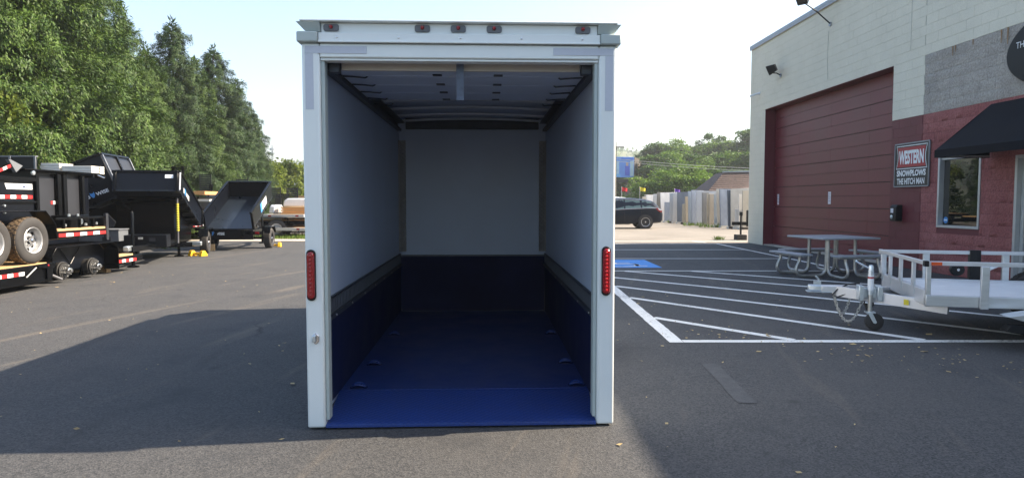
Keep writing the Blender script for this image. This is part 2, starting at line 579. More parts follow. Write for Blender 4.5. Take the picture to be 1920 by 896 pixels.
# painted lines (each one a piece of the lot)
def pline(x0, y0, x1, y1, wd=0.11, name='parking_line', m=None, z=0.004):
    d = Vector((x1 - x0, y1 - y0)).normalized()
    nx, ny = -d.y * wd / 2, d.x * wd / 2
    b = MB()
    k = max(2, int(math.hypot(x1 - x0, y1 - y0) / 0.12))
    V, F = [], []
    for i in range(k + 1):          # slightly ragged edges
        t = i / k
        e0, e1 = 1 + rnd.uniform(-0.05, 0.05), 1 + rnd.uniform(-0.05, 0.05)
        x, y = x0 + (x1 - x0) * t, y0 + (y1 - y0) * t
        V += [(x + nx * e0, y + ny * e0, z), (x - nx * e1, y - ny * e1, z)]
        if i:
            F.append((2 * i - 2, 2 * i - 1, 2 * i + 1, 2 * i))
    b.add(V, F)
    return b.build(name, m or M['line'], lot)
pline(1.70, 6.82, 1.70, 22.94, 0.15)
pline(1.777, 6.88, 7.2, 6.88, 0.12)
for yy, xe in ((13.94, 7.0), (16.96, 7.0), (20.1, 7.0)):
    pline(1.765, yy, xe, yy, 0.10)
pline(-4.0, 22.99, 7.12, 22.99, 0.10)
pline(7.06, 6.93, 7.06, 22.935, 0.11)
for (x0, y0, x1, y1) in ((3.75, 13.88, 7.0, 11.02), (2.36, 13.88, 7.0, 9.5), (1.77, 12.9, 7.0, 7.6), (1.77, 11.42, 5.85, 6.94), (1.77, 10.05, 4.32, 6.94), (1.77, 8.30, 2.95, 6.94)):
    pline(x0, y0, x1, y1, 0.12, z=0.0045)
pline(*ground(1330, 682), *ground(1402, 756), 0.14, 'faded_line', M['fadedline'])
sheet('blue_marking', [(1.78, 14.62), (3.3, 14.62), (3.3, 16.62), (1.78, 16.62)], 0.0045, M['bluemark'], parent=lot)
# wheelchair symbol
sy = MB()
cx, cy = 2.5, 15.5
ring = [(cx - 0.05 + 0.42 * math.cos(R(a)), cy - 0.25 + 0.42 * math.sin(R(a))) for a in range(150, 400, 14)]
for (a, b_) in zip(ring[:-1], ring[1:]):
    d = Vector((b_[0] - a[0], b_[1] - a[1])).normalized() * 0.05
    sy.add([(a[0] - d.y, a[1] + d.x, 0.0085), (a[0] + d.y, a[1] - d.x, 0.0085), (b_[0] + d.y, b_[1] - d.x, 0.0085), (b_[0] - d.y, b_[1] + d.x, 0.0085)], [(0, 1, 2, 3)])
for (x0, x1, y0, y1) in ((-0.17, -0.05, -0.12, 0.55), (-0.05, 0.30, -0.12, -0.02), (0.30, 0.40, -0.55, -0.02), (0.40, 0.55, -0.55, -0.47), (-0.05, 0.28, 0.22, 0.30)):
    sy.add([(cx + x0, cy + y0, 0.0085), (cx + x1, cy + y0, 0.0085), (cx + x1, cy + y1, 0.0085), (cx + x0, cy + y1, 0.0085)], [(0, 1, 2, 3)])
sy.add([(cx - 0.11 + 0.13 * math.cos(R(a)), cy + 0.72 + 0.13 * math.sin(R(a)), 0.0085) for a in range(0, 360, 24)], [tuple(range(15))])
sy.build('wheelchair_symbol', M['line'], lot)
pline(3.2, 24.5, 9.0, 24.55, 0.12, z=0.0)
pline(6.6, 24.5, 6.9, 23.7, 0.1, z=0.0)

# dry leaves and grit blown over the lot
def litter():
    q = []
    r = random.Random(3)
    for i in range(430):
        if i < 120:
            a = r.uniform(0, 1)
            x, y = 1.9 + 2.6 * a + r.gauss(0, 0.25), 7.4 - 1.6 * a + r.gauss(0, 0.35)
        elif i < 210:
            x, y = r.uniform(1.5, 6), r.uniform(3.2, 11)
        else:
            x, y = r.uniform(-8, 1.6), r.uniform(2.8, 14)
        s = r.uniform(0.006, 0.020) * (2.6 if r.random() < 0.14 else 1)
        a = r.uniform(0, 6.28)
        el = r.uniform(0.35, 0.9)
        dx, dy = Vector((math.cos(a), math.sin(a))) * s
        ex, ey = -dy * el, dx * el
        z = 0.007 + r.uniform(0, 0.006)
        q.append([(x - dx, y - dy, z), (x + ex, y + ey, z + r.uniform(0, 0.006)), (x + dx, y + dy, z + r.uniform(0, 0.008)), (x - ex, y - ey, z)])
    me = quad_mesh('dry_leaf_litter', np.array(q), mat('dry_leaf', (0.32, 0.22, 0.09), rough=0.8, col2=(0.46, 0.36, 0.18), scale=3, pos=True, island=0.4))
    o = bpy.data.objects.new('dry_leaf_litter', me)
    C.objects.link(o)
    o['label'] = 'scattered dry yellow leaf bits and grit on the asphalt'
    o['category'] = 'leaf litter'
    struct(o, 'stuff')
litter()
# ================================================================== big white box trailer in the foreground
def diamond_mat():
    m = mat('diamond_plate', (0.55, 0.53, 0.49), rough=0.3, metal=0.9, var=0.1)
    t = m.node_tree
    N, L = t.nodes, t.links
    b = N['Principled BSDF']
    mp = N.new('ShaderNodeMapping')
    mp.inputs['Rotation'].default_value = (0, R(45), 0)
    mp.inputs['Scale'].default_value = (28, 28, 28)
    L.new(N.new('ShaderNodeTexCoord').outputs['Object'], mp.inputs[0])
    ch = N.new('ShaderNodeTexVoronoi')
    ch.inputs['Scale'].default_value = 1.0
    ch.inputs['Randomness'].default_value = 0.0
    L.new(mp.outputs[0], ch.inputs['Vector'])
    bp = N.new('ShaderNodeBump')
    bp.inputs['Strength'].default_value = 0.9
    bp.inputs['Distance'].default_value = 0.02
    L.new(ch.outputs['Distance'], bp.inputs['Height'])
    L.new(bp.outputs[0], b.inputs['Normal'])
    return m
M['diamond'] = diamond_mat()
M['bow'] = mat('pale_roof_bow', (0.62, 0.66, 0.70), rough=0.35, metal=0.3, var=0.08)
def tread_paint():
    m = M['blueramp']
    t = m.node_tree
    N, L = t.nodes, t.links
    b = N['Principled BSDF']
    mp = N.new('ShaderNodeMapping')
    mp.inputs['Rotation'].default_value = (0, 0, R(45))
    mp.inputs['Scale'].default_value = (30, 30, 30)
    L.new(N.new('ShaderNodeTexCoord').outputs['Object'], mp.inputs[0])
    ch = N.new('ShaderNodeTexVoronoi')
    ch.voronoi_dimensions = '2D'
    ch.inputs['Scale'].default_value = 1.0
    ch.inputs['Randomness'].default_value = 0.0
    L.new(mp.outputs[0], ch.inputs['Vector'])
    bp = N.new('ShaderNodeBump')
    bp.inputs['Strength'].default_value = 0.6
    bp.inputs['Distance'].default_value = 0.006
    L.new(ch.outputs['Distance'], bp.inputs['Height'])
    old = b.inputs['Normal'].links[0].from_socket
    L.new(old, bp.inputs['Normal'])
    L.new(bp.outputs[0], b.inputs['Normal'])
    # scuffed pale specks where loads drag over the lip
    src = b.inputs['Base Color'].links[0].from_socket
    n = N.new('ShaderNodeTexNoise')
    n.inputs['Scale'].default_value = 14
    n.inputs['Detail'].default_value = 9
    n.inputs['Roughness'].default_value = 0.75
    L.new(N.new('ShaderNodeTexCoord').outputs['Object'], n.inputs['Vector'])
    mr = N.new('ShaderNodeMapRange')
    mr.inputs['From Min'].default_value = 0.62
    mr.inputs['From Max'].default_value = 0.74
    mr.inputs['To Max'].default_value = 0.55
    L.new(n.outputs['Fac'], mr.inputs[0])
    mx = N.new('ShaderNodeMix')
    mx.data_type = 'RGBA'
    L.new(mr.outputs[0], mx.inputs[0])
    L.new(src, mx.inputs[6])
    mx.inputs[7].default_value = (0.10, 0.13, 0.22, 1)
    L.new(mx.outputs[2], b.inputs['Base Color'])
tread_paint()

def tail_light(parent, cx, z0, z1, bright):
    zc = (z0 + z1) / 2
    b = MB()
    b.prism([(cx + a, zc + c) for a, c in rounded(0.058, z1 - z0, 0.028, 6)], -0.014, 0.0)
    base = b.build('tail_light', M['plasticblack'], parent, bevel=0.003)
    lens = MB()
    out = rounded(0.047, z1 - z0 - 0.026, 0.0225, 6)
    for k, (s, d) in enumerate(((1.0, -0.014), (0.97, -0.024), (0.8, -0.031))):
        lens.v += [(cx + a * s, d, zc + c * (1 - (1 - s) * 0.3)) for a, c in out]
    n = len(out)
    for k in range(2):
        lens.f += [(k * n + i, k * n + (i + 1) % n, (k + 1) * n + (i + 1) % n, (k + 1) * n + i) for i in range(n)]
    lens.f.append(tuple(2 * n + i for i in range(n)))
    lens.build('lens', M['redlens'], base)
    nd = 11
    for i in range(nd):
        zz = z0 + 0.038 + (z1 - z0 - 0.076) * i / (nd - 1)
        d = MB()
        d.lathe([(0.010, 0.0), (0.008, -0.005), (0.0001, -0.0075)], (cx, -0.0305, zz), 'y', 10)
        d.build('diode', M['redled'] if bright else M['redlens'], base)

def box_trailer():
    T = thing('box_trailer', 'tall white enclosed box trailer with open rear and blue floor', 'trailer', (-1.3, 4.18, 0), math.atan2(0.08, 1.96))
    W, LI, LT = 1.96, 4.12, 4.45
    zb, zt = 0.012, 2.425
    P = lambda b, n, m, bev=0.0, **k: b.build(n, m, T, bevel=bev, **k)
    # rear frame
    for s in (0, 1):
        x = (lambda a: a) if s == 0 else (lambda a: W - a)
        b = MB(); xa, xb = sorted((x(0.0), x(0.112)))
        b.box(xa, xb, 0.0, 0.11, zb, zt)
        P(b, 'rear_post', M['white'], 0.014, seg=3)
        b = MB(); xa, xb = sorted((x(0.113), x(0.136)))
        b.box(xa, xb, 0.022, 0.10, zb + 0.045, 2.33)
        P(b, 'door_jamb', M['capgrey'], 0.004)
        # white reflective strips at the corners
        b = MB(); xa, xb = sorted((x(0.022), x(0.072)))
        b.box(xa, xb, -0.002, 0.001, 2.02, 2.36)
        P(b, 'reflective_strip', M['tapegrey'])
        b = MB(); xa, xb = sorted((x(0.022), x(0.40)))
        b.box(xa, xb, -0.0025, 0.001, 2.363, 2.408)
        P(b, 'reflective_strip', M['tapegrey'])
        b = MB(); xa, xb = sorted((x(-0.022), x(0.105)))
        b.box(xa, xb, -0.03, 0.12, zt + 0.002, zt + 0.066)
        P(b, 'corner_cap', M['capgrey'], 0.008)
        # roof edge behind the cap, flared at the top
        b = MB(); xo, xi, xf = x(0.03), x(0.12), x(-0.025)
        b.hexa([(min(xo, xi), 0.0, zt + 0.068), (max(xo, xi), 0.0, zt + 0.068), (max(xo, xi), 0.15, zt + 0.068), (min(xo, xi), 0.15, zt + 0.068),
                (min(xf, xi), -0.03, zt + 0.125), (max(xf, xi), -0.03, zt + 0.125), (max(xf, xi), 0.15, zt + 0.125), (min(xf, xi), 0.15, zt + 0.125)])
        P(b, 'roof_corner', M['capgrey'], 0.004)
    b = MB(); b.box(0.1125, W - 0.1125, 0.001, 0.11, 2.338, zt - 0.001); P(b, 'rear_header', M['white'], 0.008)
    b = MB(); b.box(0.114, W - 0.114, 0.012, 0.09, 2.322, 2.336); P(b, 'header_lip', M['white'], 0.003)
    b = MB(); b.box(0.107, W - 0.107, -0.012, 0.10, zt + 0.002, zt + 0.062); b.box(0.107, W - 0.107, -0.022, 0.0, zt + 0.002, zt + 0.012)
    P(b, 'header_rail', M['white'], 0.003)
    b = MB(); b.box(0.122, W - 0.122, 0.006, 0.10, zt + 0.0635, zt + 0.124); P(b, 'light_bar', M['white'], 0.003)
    for q in range(5):
        b = MB(); b.lathe([(0.007, 0), (0.006, -0.004), (0.0001, -0.006)], (0.22 + q * 0.38, -0.012, zt + 0.035), 'y', 8)
        P(b, 'rivet', M['chrome'])
    b = MB()
    b.hexa([(0.0, -0.035, zt + 0.126), (W, -0.035, zt + 0.126), (W - 0.02, LT, zt + 0.126), (0.02, LT, zt + 0.126),
            (0.0, -0.035, zt + 0.136), (W, -0.035, zt + 0.136), (W - 0.02, LT, zt + 0.136), (0.02, LT, zt + 0.136)])
    P(b, 'roof', M['white'], 0.003)
    # five red clearance lamps
    for px_ in (0.185, 0.745, 0.967, 1.19, 1.745):
        b = MB(); b.prism([(px_ + a, zt + 0.094 + c) for a, c in rounded(0.094, 0.044, 0.014)], -0.006, 0.006)
        lamp = P(b, 'clearance_lamp', M['toolgrey'], 0.003)
        d = MB(); d.lathe([(0.0125, 0.0), (0.012, -0.012), (0.008, -0.020), (0.0001, -0.024)], (px_, -0.006, zt + 0.098), 'y', 14)
        d.build('lens', M['redlens'], lamp)
    tail_light(T, 0.040, 0.828, 1.150, False)
    tail_light(T, W - 0.058, 0.850, 1.165, True)
    # lock on the left post
    b = MB(); b.prism([(0.062 + a, 0.588 + c) for a, c in ((0.022, 0.018), (0.0, 0.038), (-0.022, 0.018), (-0.022, -0.018), (0.0, -0.038), (0.022, -0.018))], -0.012, 0.0)
    lk = P(b, 'door_lock', M['chrome'], 0.004)
    b = MB(); b.box(0.042, 0.066, -0.030, -0.012, 0.566, 0.612); b.build('keeper', M['zinc'], lk, bevel=0.006)
    # shell
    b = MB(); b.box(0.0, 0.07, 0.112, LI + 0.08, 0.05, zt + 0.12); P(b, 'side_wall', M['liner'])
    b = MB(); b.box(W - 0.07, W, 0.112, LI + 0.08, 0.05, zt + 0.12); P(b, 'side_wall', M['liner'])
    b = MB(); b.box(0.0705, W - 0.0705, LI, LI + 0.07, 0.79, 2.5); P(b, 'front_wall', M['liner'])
    b = MB()
    b.prism([(0.0, LI + 0.081), (W, LI + 0.081), (W, LT + 0.3), (W - 0.34, LT + 0.66), (0.34, LT + 0.66), (0.0, LT + 0.3)], 0.3, 2.5, 'xy')
    P(b, 'nose', M['white'], 0.03)
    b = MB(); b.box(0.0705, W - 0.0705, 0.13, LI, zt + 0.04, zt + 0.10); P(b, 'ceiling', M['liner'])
    # floor, ramp plate, kick plates
    b = MB(); b.box(0.0705, W - 0.0705, 0.60, LI, 0.03, 0.085); P(b, 'floor', M['bluefloor'])
    b = MB()
    b.hexa([(0.1125, 0.02, 0.016), (W - 0.1125, 0.02, 0.016), (W - 0.0708, 0.598, 0.03), (0.0708, 0.598, 0.03),
            (0.1125, 0.02, 0.034), (W - 0.1125, 0.02, 0.034), (W - 0.0708, 0.598, 0.083), (0.0708, 0.598, 0.083)])
    P(b, 'ramp_plate', M['blueramp'], 0.004)
    b = MB(); b.box(0.0708, W - 0.0708, 0.592, 0.606, 0.0855, 0.0885); P(b, 'ramp_seam', M['blueramp'])
    b = MB(); b.box(0.114, W - 0.114, -0.002, 0.019, 0.012, 0.034); P(b, 'ramp_edge', M['blueramp'], 0.003)
    for s in (0, 1):
        f = (lambda a, c: (a, c)) if s == 0 else (lambda a, c: (W - c, W - a))
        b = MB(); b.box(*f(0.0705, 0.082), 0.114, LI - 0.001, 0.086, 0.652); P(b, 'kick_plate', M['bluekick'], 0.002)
        b = MB(); b.box(*f(0.0705, 0.100), 0.114, LI - 0.001, 0.653, 0.685); P(b, 'wall_rail', M['track'], 0.003)
        rl = MB(); rl.box(*f(0.0705, 0.080), 0.114, LI - 0.001, 0.686, 0.795)
        y = 0.13
        while y < LI - 0.03:
            rl.box(*f(0.0805, 0.087), y, y + 0.026, 0.694, 0.786)
            y += 0.052
        P(rl, 'ribbed_rail', M['etrack'], 0.0)
        b = MB(); b.box(*f(0.0705, 0.092), 0.114, LI - 0.001, 0.796, 0.806); P(b, 'rail_cap', M['track'], 0.002)
        for q in range(7):
            yy = 0.42 + q * 0.55
            b = MB(); sg = 1 if s == 0 else -1
            b.lathe([(0.008, 0), (0.006, 0.005 * sg), (0.0001, 0.007 * sg)], (0.100 if s == 0 else W - 0.100, yy, 0.669), 'x', 8)
            P(b, 'bolt', M['galv'])
        # overhead door track with its rollers
        tr = MB()
        tr.box(*f(0.075, 0.082), 0.13, 3.95, 2.30, 2.40); tr.box(*f(0.082, 0.165), 0.13, 3.95, 2.392, 2.40); tr.box(*f(0.082, 0.125), 0.13, 3.95, 2.30, 2.307)
        tr.box(*f(0.120, 0.126), 0.13, 3.95, 2.307, 2.325)
        P(tr, 'door_track', M['track'], 0.0)
        b = MB(); b.box(*f(0.137, 0.205), 0.12, 0.19, 2.27, 2.40); P(b, 'track_bracket', M['track'], 0.004)
        for q in range(5):
            yy = 0.55 + q * 0.33
            b = MB()
            xx = 0.17 if s == 0 else W - 0.17
            sg = 1 if s == 0 else -1
            b.tube([(xx - 0.03 * sg, yy, 2.325), (xx + 0.05 * sg, yy - 0.02, 2.318), (xx + 0.12 * sg, yy + 0.02, 2.318), (xx + 0.13 * sg, yy + 0.06, 2.335)], 0.006, 6)
            P(b, 'door_hinge', M['track'])
        # bright tread-plate corner strips
        b = MB(); b.box(*f(0.0708, 0.155), LI - 0.012, LI - 0.0015, 0.83, 2.20); b.box(*f(0.0708, 0.082), LI - 0.07, LI - 0.0125, 0.83, 2.20)
        P(b, 'corner_plate', M['diamond'], 0.002)
        # tie-down rings on the floor
        for yy in (0.66, 1.35, 2.6):
            b = MB(); xc = 0.20 if s == 0 else W - 0.15
            b.prism([(xc + a, yy + c) for a, c in rounded(0.13, 0.07, 0.03)], 0.0855, 0.091, 'xy')
            pl = P(b, 'tie_down', M['bluekick'], 0.002)
            b = MB(); b.tube([(xc + 0.05 * math.cos(R(a)), yy + 0.04 * math.sin(R(a)) * 0.8, 0.097 + 0.02 * math.sin(R(a)) ** 2) for a in range(0, 360, 24)], 0.007, 6, closed=True)
            b.build('ring', M['blueramp'], pl)
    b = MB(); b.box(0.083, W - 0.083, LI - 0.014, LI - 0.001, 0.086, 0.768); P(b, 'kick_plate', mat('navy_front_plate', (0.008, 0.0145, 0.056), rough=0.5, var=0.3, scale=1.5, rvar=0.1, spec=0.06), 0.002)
    b = MB(); b.box(0.083, W - 0.083, LI - 0.026, LI - 0.0005, 0.769, 0.789); P(b, 'sill', M['etrack'], 0.003)
    b = MB(); b.box(0.166, W - 0.166, LI - 0.09, LI - 0.0155, 2.335, 2.46); P(b, 'front_beam', M['track'], 0.004)
    # rolled-up door under the ceiling
    b = MB(); b.box(0.21, W - 0.21, 0.165, 0.185, 2.292, 2.372); P(b, 'door_bottom_rail', mat('door_rail', (0.50, 0.46, 0.42), rough=0.45, var=0.06), 0.004)
    for q in range(4):
        b = MB(); y0 = 0.19 + q * 0.37
        b.box(0.128, W - 0.128, y0 + 0.004, y0 + 0.366, 2.332, 2.355)
        sec = P(b, 'door_section', M['liner'], 0.006)
        for xx in (0.80, 1.225):
            b = MB(); b.box(xx - 0.032, xx + 0.032, y0 + 0.29, y0 + 0.345, 2.325, 2.331)
            b.build('hinge_plate', M['track'], sec, bevel=0.002)
    b = MB(); b.box(0.5, 1.46, 0.187, 0.20, 2.295, 2.33); P(b, 'door_seal', M['track'])
    # pull strap
    b = MB(); pts = [(0.15, 2.36), (0.135, 2.33), (0.128, 2.27), (0.140, 2.19), (0.150, 2.13), (0.148, 2.105)]
    for (a, c) in zip(pts[:-1], pts[1:]):
        b.hexa([(0.948, a[0], a[1]), (0.996, a[0], a[1]), (0.996, a[0] + 0.003, a[1]), (0.948, a[0] + 0.003, a[1]),
                (0.948, c[0], c[1]), (0.996, c[0], c[1]), (0.996, c[0] + 0.003, c[1]), (0.948, c[0] + 0.003, c[1])])
    P(b, 'pull_strap', mat('grey_strap', (0.10, 0.13, 0.19), rough=0.6, var=0.2, scale=30))
    # roof bows
    for yy in (1.80, 2.35, 2.90, 3.45, 3.90):
        for dy in (0.0, 0.05):
            b = MB()
            pts = [(0.0705 + (W - 0.141) * t, yy + dy, 2.415 + 0.03 * math.sin(math.pi * t)) for t in [i / 14 for i in range(15)]]
            for p, q in zip(pts[:-1], pts[1:]):
                b.bar(p, q, 0.026, 0.018)
            P(b, 'roof_bow', M['bow'], 0.0)
    # running gear outside the body
    for s in (0, 1):
        xs = (-0.03, -0.25) if s == 0 else (W + 0.03, W + 0.25)
        wheel(T, (sum(xs) / 2, 2.3, 0.34), 0.34, 0.21, 'x', -1 if s == 0 else 1)
        b = MB()
        pr = [(2.3 + 0.46 * math.cos(R(a)), 0.34 + 0.46 * math.sin(R(a))) for a in range(0, 181, 15)] + [(2.3 + 0.43 * math.cos(R(a)), 0.34 + 0.43 * math.sin(R(a))) for a in range(180, -1, -15)]
        b.prism(pr, min(xs) , max(xs), 'yz')
        P(b, 'mudguard', M['white'], 0.0)
    b = MB(); b.bar((0.3, LT + 0.6, 0.38), (W / 2 - 0.04, LT + 1.6, 0.42), 0.06, 0.1); b.bar((W - 0.3, LT + 0.6, 0.38), (W / 2 + 0.04, LT + 1.6, 0.42), 0.06, 0.1)
    P(b, 'tongue', M['boxpaint'], 0.004)
    return T

def wheel(parent, c, r, wd, axis, out, dusty=False, rim='rim', holes=8, rimfrac=0.56, spoke=False, n=28):
    """tyre (with tread blocks), rim and hub; axis 'x' or 'y', out = +1/-1 outer side"""
    h = wd / 2
    prof = [(r * rimfrac, -h * 0.86), (r * 0.66, -h * 1.0), (r * 0.88, -h * 1.0), (r * 0.965, -h * 0.86), (r, -h * 0.70), (r, h * 0.70), (r * 0.965, h * 0.86), (r * 0.88, h * 1.0), (r * 0.66, h * 1.0), (r * rimfrac, h * 0.86)]
    b = MB()
    b.lathe(prof + [prof[0]], c, axis, n, cap=False)
    ty = b.build('tyre', M['tyre'], parent)
    tb = MB()
    k = 30 if r > 0.28 else 22
    for i in range(k):
        a0, a1 = 2 * math.pi * i / k, 2 * math.pi * (i + 0.72) / k
        for j, (u0, u1) in enumerate(((-0.72, -0.40), (-0.32, -0.04), (0.04, 0.32), (0.40, 0.72))):
            off = (0.35 if j % 2 else 0) * 2 * math.pi / k
            V = []
            for rr in (r * 0.995, r * 1.018):
                for (a, u) in ((a0, u0), (a1, u0), (a1, u1), (a0, u1)):
                    x, y = rr * math.cos(a + off), rr * math.sin(a + off)
                    p = (u * h, x, y) if axis == 'x' else (y, u * h, x)
                    V.append((p[0] + c[0], p[1] + c[1], p[2] + c[2]))
            tb.hexa(V)
    t = tb.build('tread', M['tyredusty'] if dusty else M['tyre'], ty, smooth=0)
    # dished rim
    o = out
    b = MB()
    rr = r * rimfrac
    b.lathe([(rr * 1.03, o * h * 0.92), (rr * 1.0, o * h * 0.96), (rr * 0.93, o * h * 0.86), (rr * 0.86, o * h * 0.20), (rr * 0.80, o * h * 0.12), (rr * 0.60, o * h * 0.16), (rr * 0.50, o * h * 0.34), (rr * 0.30, o * h * 0.38), (rr * 0.0001, o * h * 0.38)], c, axis, n, cap=False)
    rm = b.build('rim', M[rim], parent)
    if holes:
        for i in range(holes):
            a = 2 * math.pi * i / holes
            x, y = rr * 0.70 * math.cos(a), rr * 0.70 * math.sin(a)
            p = (o * h * 0.14, x, y) if axis == 'x' else (y, o * h * 0.14, x)
            b = MB()
            b.lathe([(rr * 0.165, o * h * -0.05), (rr * 0.15, o * h * 0.06)], (p[0] + c[0], p[1] + c[1], p[2] + c[2]), axis, 8)
            b.build('vent_hole', M['plasticblack'], rm)
    b = MB()
    b.lathe([(rr * 0.20, o * h * 0.45), (rr * 0.19, o * h * 0.85), (rr * 0.13, o * h * 0.98), (rr * 0.0001, o * h * 1.0)], c, axis, 14)
    hb = b.build('hub_cap', M['chrome'], rm)
    b = MB()
    b.lathe([(rr * 0.30, o * h * 0.375), (rr * 0.28, o * h * 0.46), (rr * 0.0001, o * h * 0.47)], c, axis, 16)
    b.build('hub_plate', M['plasticblack'], rm)
    b = MB()
    for i in range(6):
        a = 2 * math.pi * (i + 0.5) / 6
        x, y = rr * 0.36 * math.cos(a), rr * 0.36 * math.sin(a)
        p = (o * h * 0.45, x, y) if axis == 'x' else (y, o * h * 0.45, x)
        b.lathe([(rr * 0.055, 0.0), (rr * 0.05, o * h * 0.22), (rr * 0.0001, o * h * 0.25)], (p[0] + c[0], p[1] + c[1], p[2] + c[2]), axis, 6)
    b.build('lug_nut_ring', M['chrome'], rm)
    return ty
box_trailer()
# ================================================================== block building on the right
M['cream'] = mat('cream_painted_block', (0.64, 0.62, 0.52), rough=0.72, col2=(0.70, 0.68, 0.575), scale=1.3, pos=True, bump=0.35, bscale=45, bdist=0.006, fine=0.06)
M['creamjoint'] = mat('cream_joint', (0.42, 0.42, 0.37), rough=0.85, var=0.15, pos=True)
M['maroon'] = mat('maroon_painted_block', (0.112, 0.018, 0.025), rough=0.55, col2=(0.135, 0.023, 0.031), scale=1.5, pos=True, bump=0.25, bscale=45, bdist=0.005)
M['maroondoor'] = mat('maroon_door_paint', (0.122, 0.017, 0.025), rough=0.45, col2=(0.150, 0.022, 0.032), scale=0.9, pos=True, rvar=0.08, fine=0.06, bscale=20)
M['redsplit'] = mat('red_split_block', (0.235, 0.072, 0.070), rough=0.9, col2=(0.33, 0.125, 0.12), scale=2.6, pos=True, bump=1.0, bscale=30, bdist=0.02, fine=0.22)
M['tansplit'] = mat('tan_split_block', (0.31, 0.29, 0.265), rough=0.92, col2=(0.41, 0.385, 0.35), scale=2.6, pos=True, bump=1.0, bscale=30, bdist=0.02, fine=0.22)
M['awning'] = mat('black_awning_cloth', (0.0055, 0.0075, 0.012), rough=0.7, var=0.15, scale=3, bump=0.1, bscale=200, bdist=0.002, spec=0.12)
M['coping'] = mat('grey_coping', (0.26, 0.29, 0.33), rough=0.4, metal=0.5, var=0.1)
M['frame'] = mat('window_aluminium', (0.50, 0.52, 0.53), rough=0.4, metal=0.5, var=0.06)
M['rust'] = mat('rust_stain', (0.22, 0.12, 0.05), rough=0.9, col2=(0.30, 0.19, 0.09), scale=15, pos=True)

B = thing('shop_building', 'cream and maroon block shop with overhead door and black awning', 'building', (8.34, 23.6, 0), math.atan2(-1, 0.028))
HT = 6.73
CW = 0.4032      # course width
CH = HT / 33
D0, D1, DH = 1.3, 8.4, 22 * CH          # garage opening
W0, W1, WZ0, WZ1 = 10.03, 11.22, 0.93, 2.33   # window
E0, E1, EH = 12.02, 13.1, 2.25          # entrance
Z1, Z2 = 16 * CH - 0.09, 22 * CH        # top of red, top of tan (roughly 3.17 / 4.49)
Z1 = 15.5 * CH
Z1 = 16 * CH
UE = 12.9
def bpart(b, n, m, bev=0.0, par=None, **k):
    return b.build(n, m, par or B, bevel=bev, **k)
# core of the wall behind the blocks (recessed joints) and the rest of the building
def core(n, m, u0, u1, z0, z1):
    b = MB(); b.box(u0, u1, 0.008, 0.19, z0, z1)
    return bpart(b, n, m)
wall = MB()
wall.box(0.002, D0 - 0.002, 0.0085, 0.35, 0, HT - 0.001)
wall.box(D0 - 0.002, D1 + 0.002, 0.0085, 0.35, DH + 0.002, HT - 0.001)
wall.box(D1 + 0.002, E1, 0.0085, 0.35, Z1, HT - 0.001)
wall.box(E1, 34, 0.0, 0.35, 0, HT - 0.001)
wallo = bpart(wall, 'front_wall', M['creamjoint'])
for u0, u1, z0, z1 in ((D1 + 0.002, W0, 0, Z1 - 0.001), (W0 + 0.0005, W1 - 0.0005, 0, WZ0), (W0 + 0.0005, W1 - 0.0005, WZ1, Z1 - 0.001), (W1, E0, 0, Z1 - 0.001), (E0 + 0.0005, E1, EH, Z1 - 0.001)):
    b = MB(); b.box(u0, u1, 0.0085, 0.35, z0, z1); bpart(b, 'lower_wall', M['maroon'])
b = MB(); b.box(0.002, 34, 0.352, 16, 0.0, HT - 0.15)
b2 = MB(); b2.box(0.004, 0.35, 0.351, 16, 0, HT - 0.15); b2.box(33.6, 34, 0.351, 16, 0, HT - 0.15); b2.box(0.4, 33.6, 15.6, 16, 0, HT - 0.15)
bpart(b2, 'side_wall', M['cream'])
b = MB(); b.box(0.0, 34, 0.351, 16, HT - 0.15, HT - 0.05); bpart(b, 'roof', M['coping'])
b = MB(); b.box(0.4, 33.5, 4.0, 4.1, 0, HT - 0.16); bpart(b, 'inner_wall', M['panelgrey'])
b = MB(); b.box(0.36, 33.5, 0.36, 15.5, 0.001, 0.02); bpart(b, 'shop_floor', M['concrete'])
# blocks ------------------------------------------------------
def cut(u0, u1, z0, z1):
    """clip one block against the openings; returns the pieces left over"""
    out = [(u0, u1)]
    for (a, c, e, f) in ((D0, D1, -1, DH), (W0, W1, WZ0, WZ1), (E0, E1, -1, EH)):
        if z1 <= e + 0.06 or z0 >= f - 0.06:
            continue
        nxt = []
        for (p, q) in out:
            if q <= a or p >= c:
                nxt.append((p, q))
                continue
            if p < a:
                nxt.append((p, a))
            if q > c:
                nxt.append((c, q))
        out = nxt
    return [(p, q) for p, q in out if q - p > 0.04]
blocks = []
r_ = random.Random(11)
for row in range(33):
    z0, z1 = row * CH, (row + 1) * CH
    u = -CW * (0.5 if row % 2 else 0.0)
    while u < UE:
        a, c = max(u, 0.0), min(u + CW, UE)
        u += CW
        if c - a < 0.05:
            continue
        spans = []
        for lo, hi in ((0.0, D1), (D1, 9.5), (9.5, UE)):   # paint changes fall on joints
            p, q = max(a, lo), min(c, hi)
            if q - p > 0.03:
                spans.append((p, q))
        for (p0, q0) in spans:
            for (p, q) in cut(p0, q0, z0, z1):
                mid, zc = (p + q) / 2, (z0 + z1) / 2
                if mid < D1:
                    k = 'cream'
                elif mid < 9.5:
                    k = 'cream' if zc > Z1 else 'maroon'
                else:
                    k = 'cream' if zc > Z2 else ('tansplit' if zc > Z1 else 'redsplit')
                blocks.append((p, q, z0, z1, k))
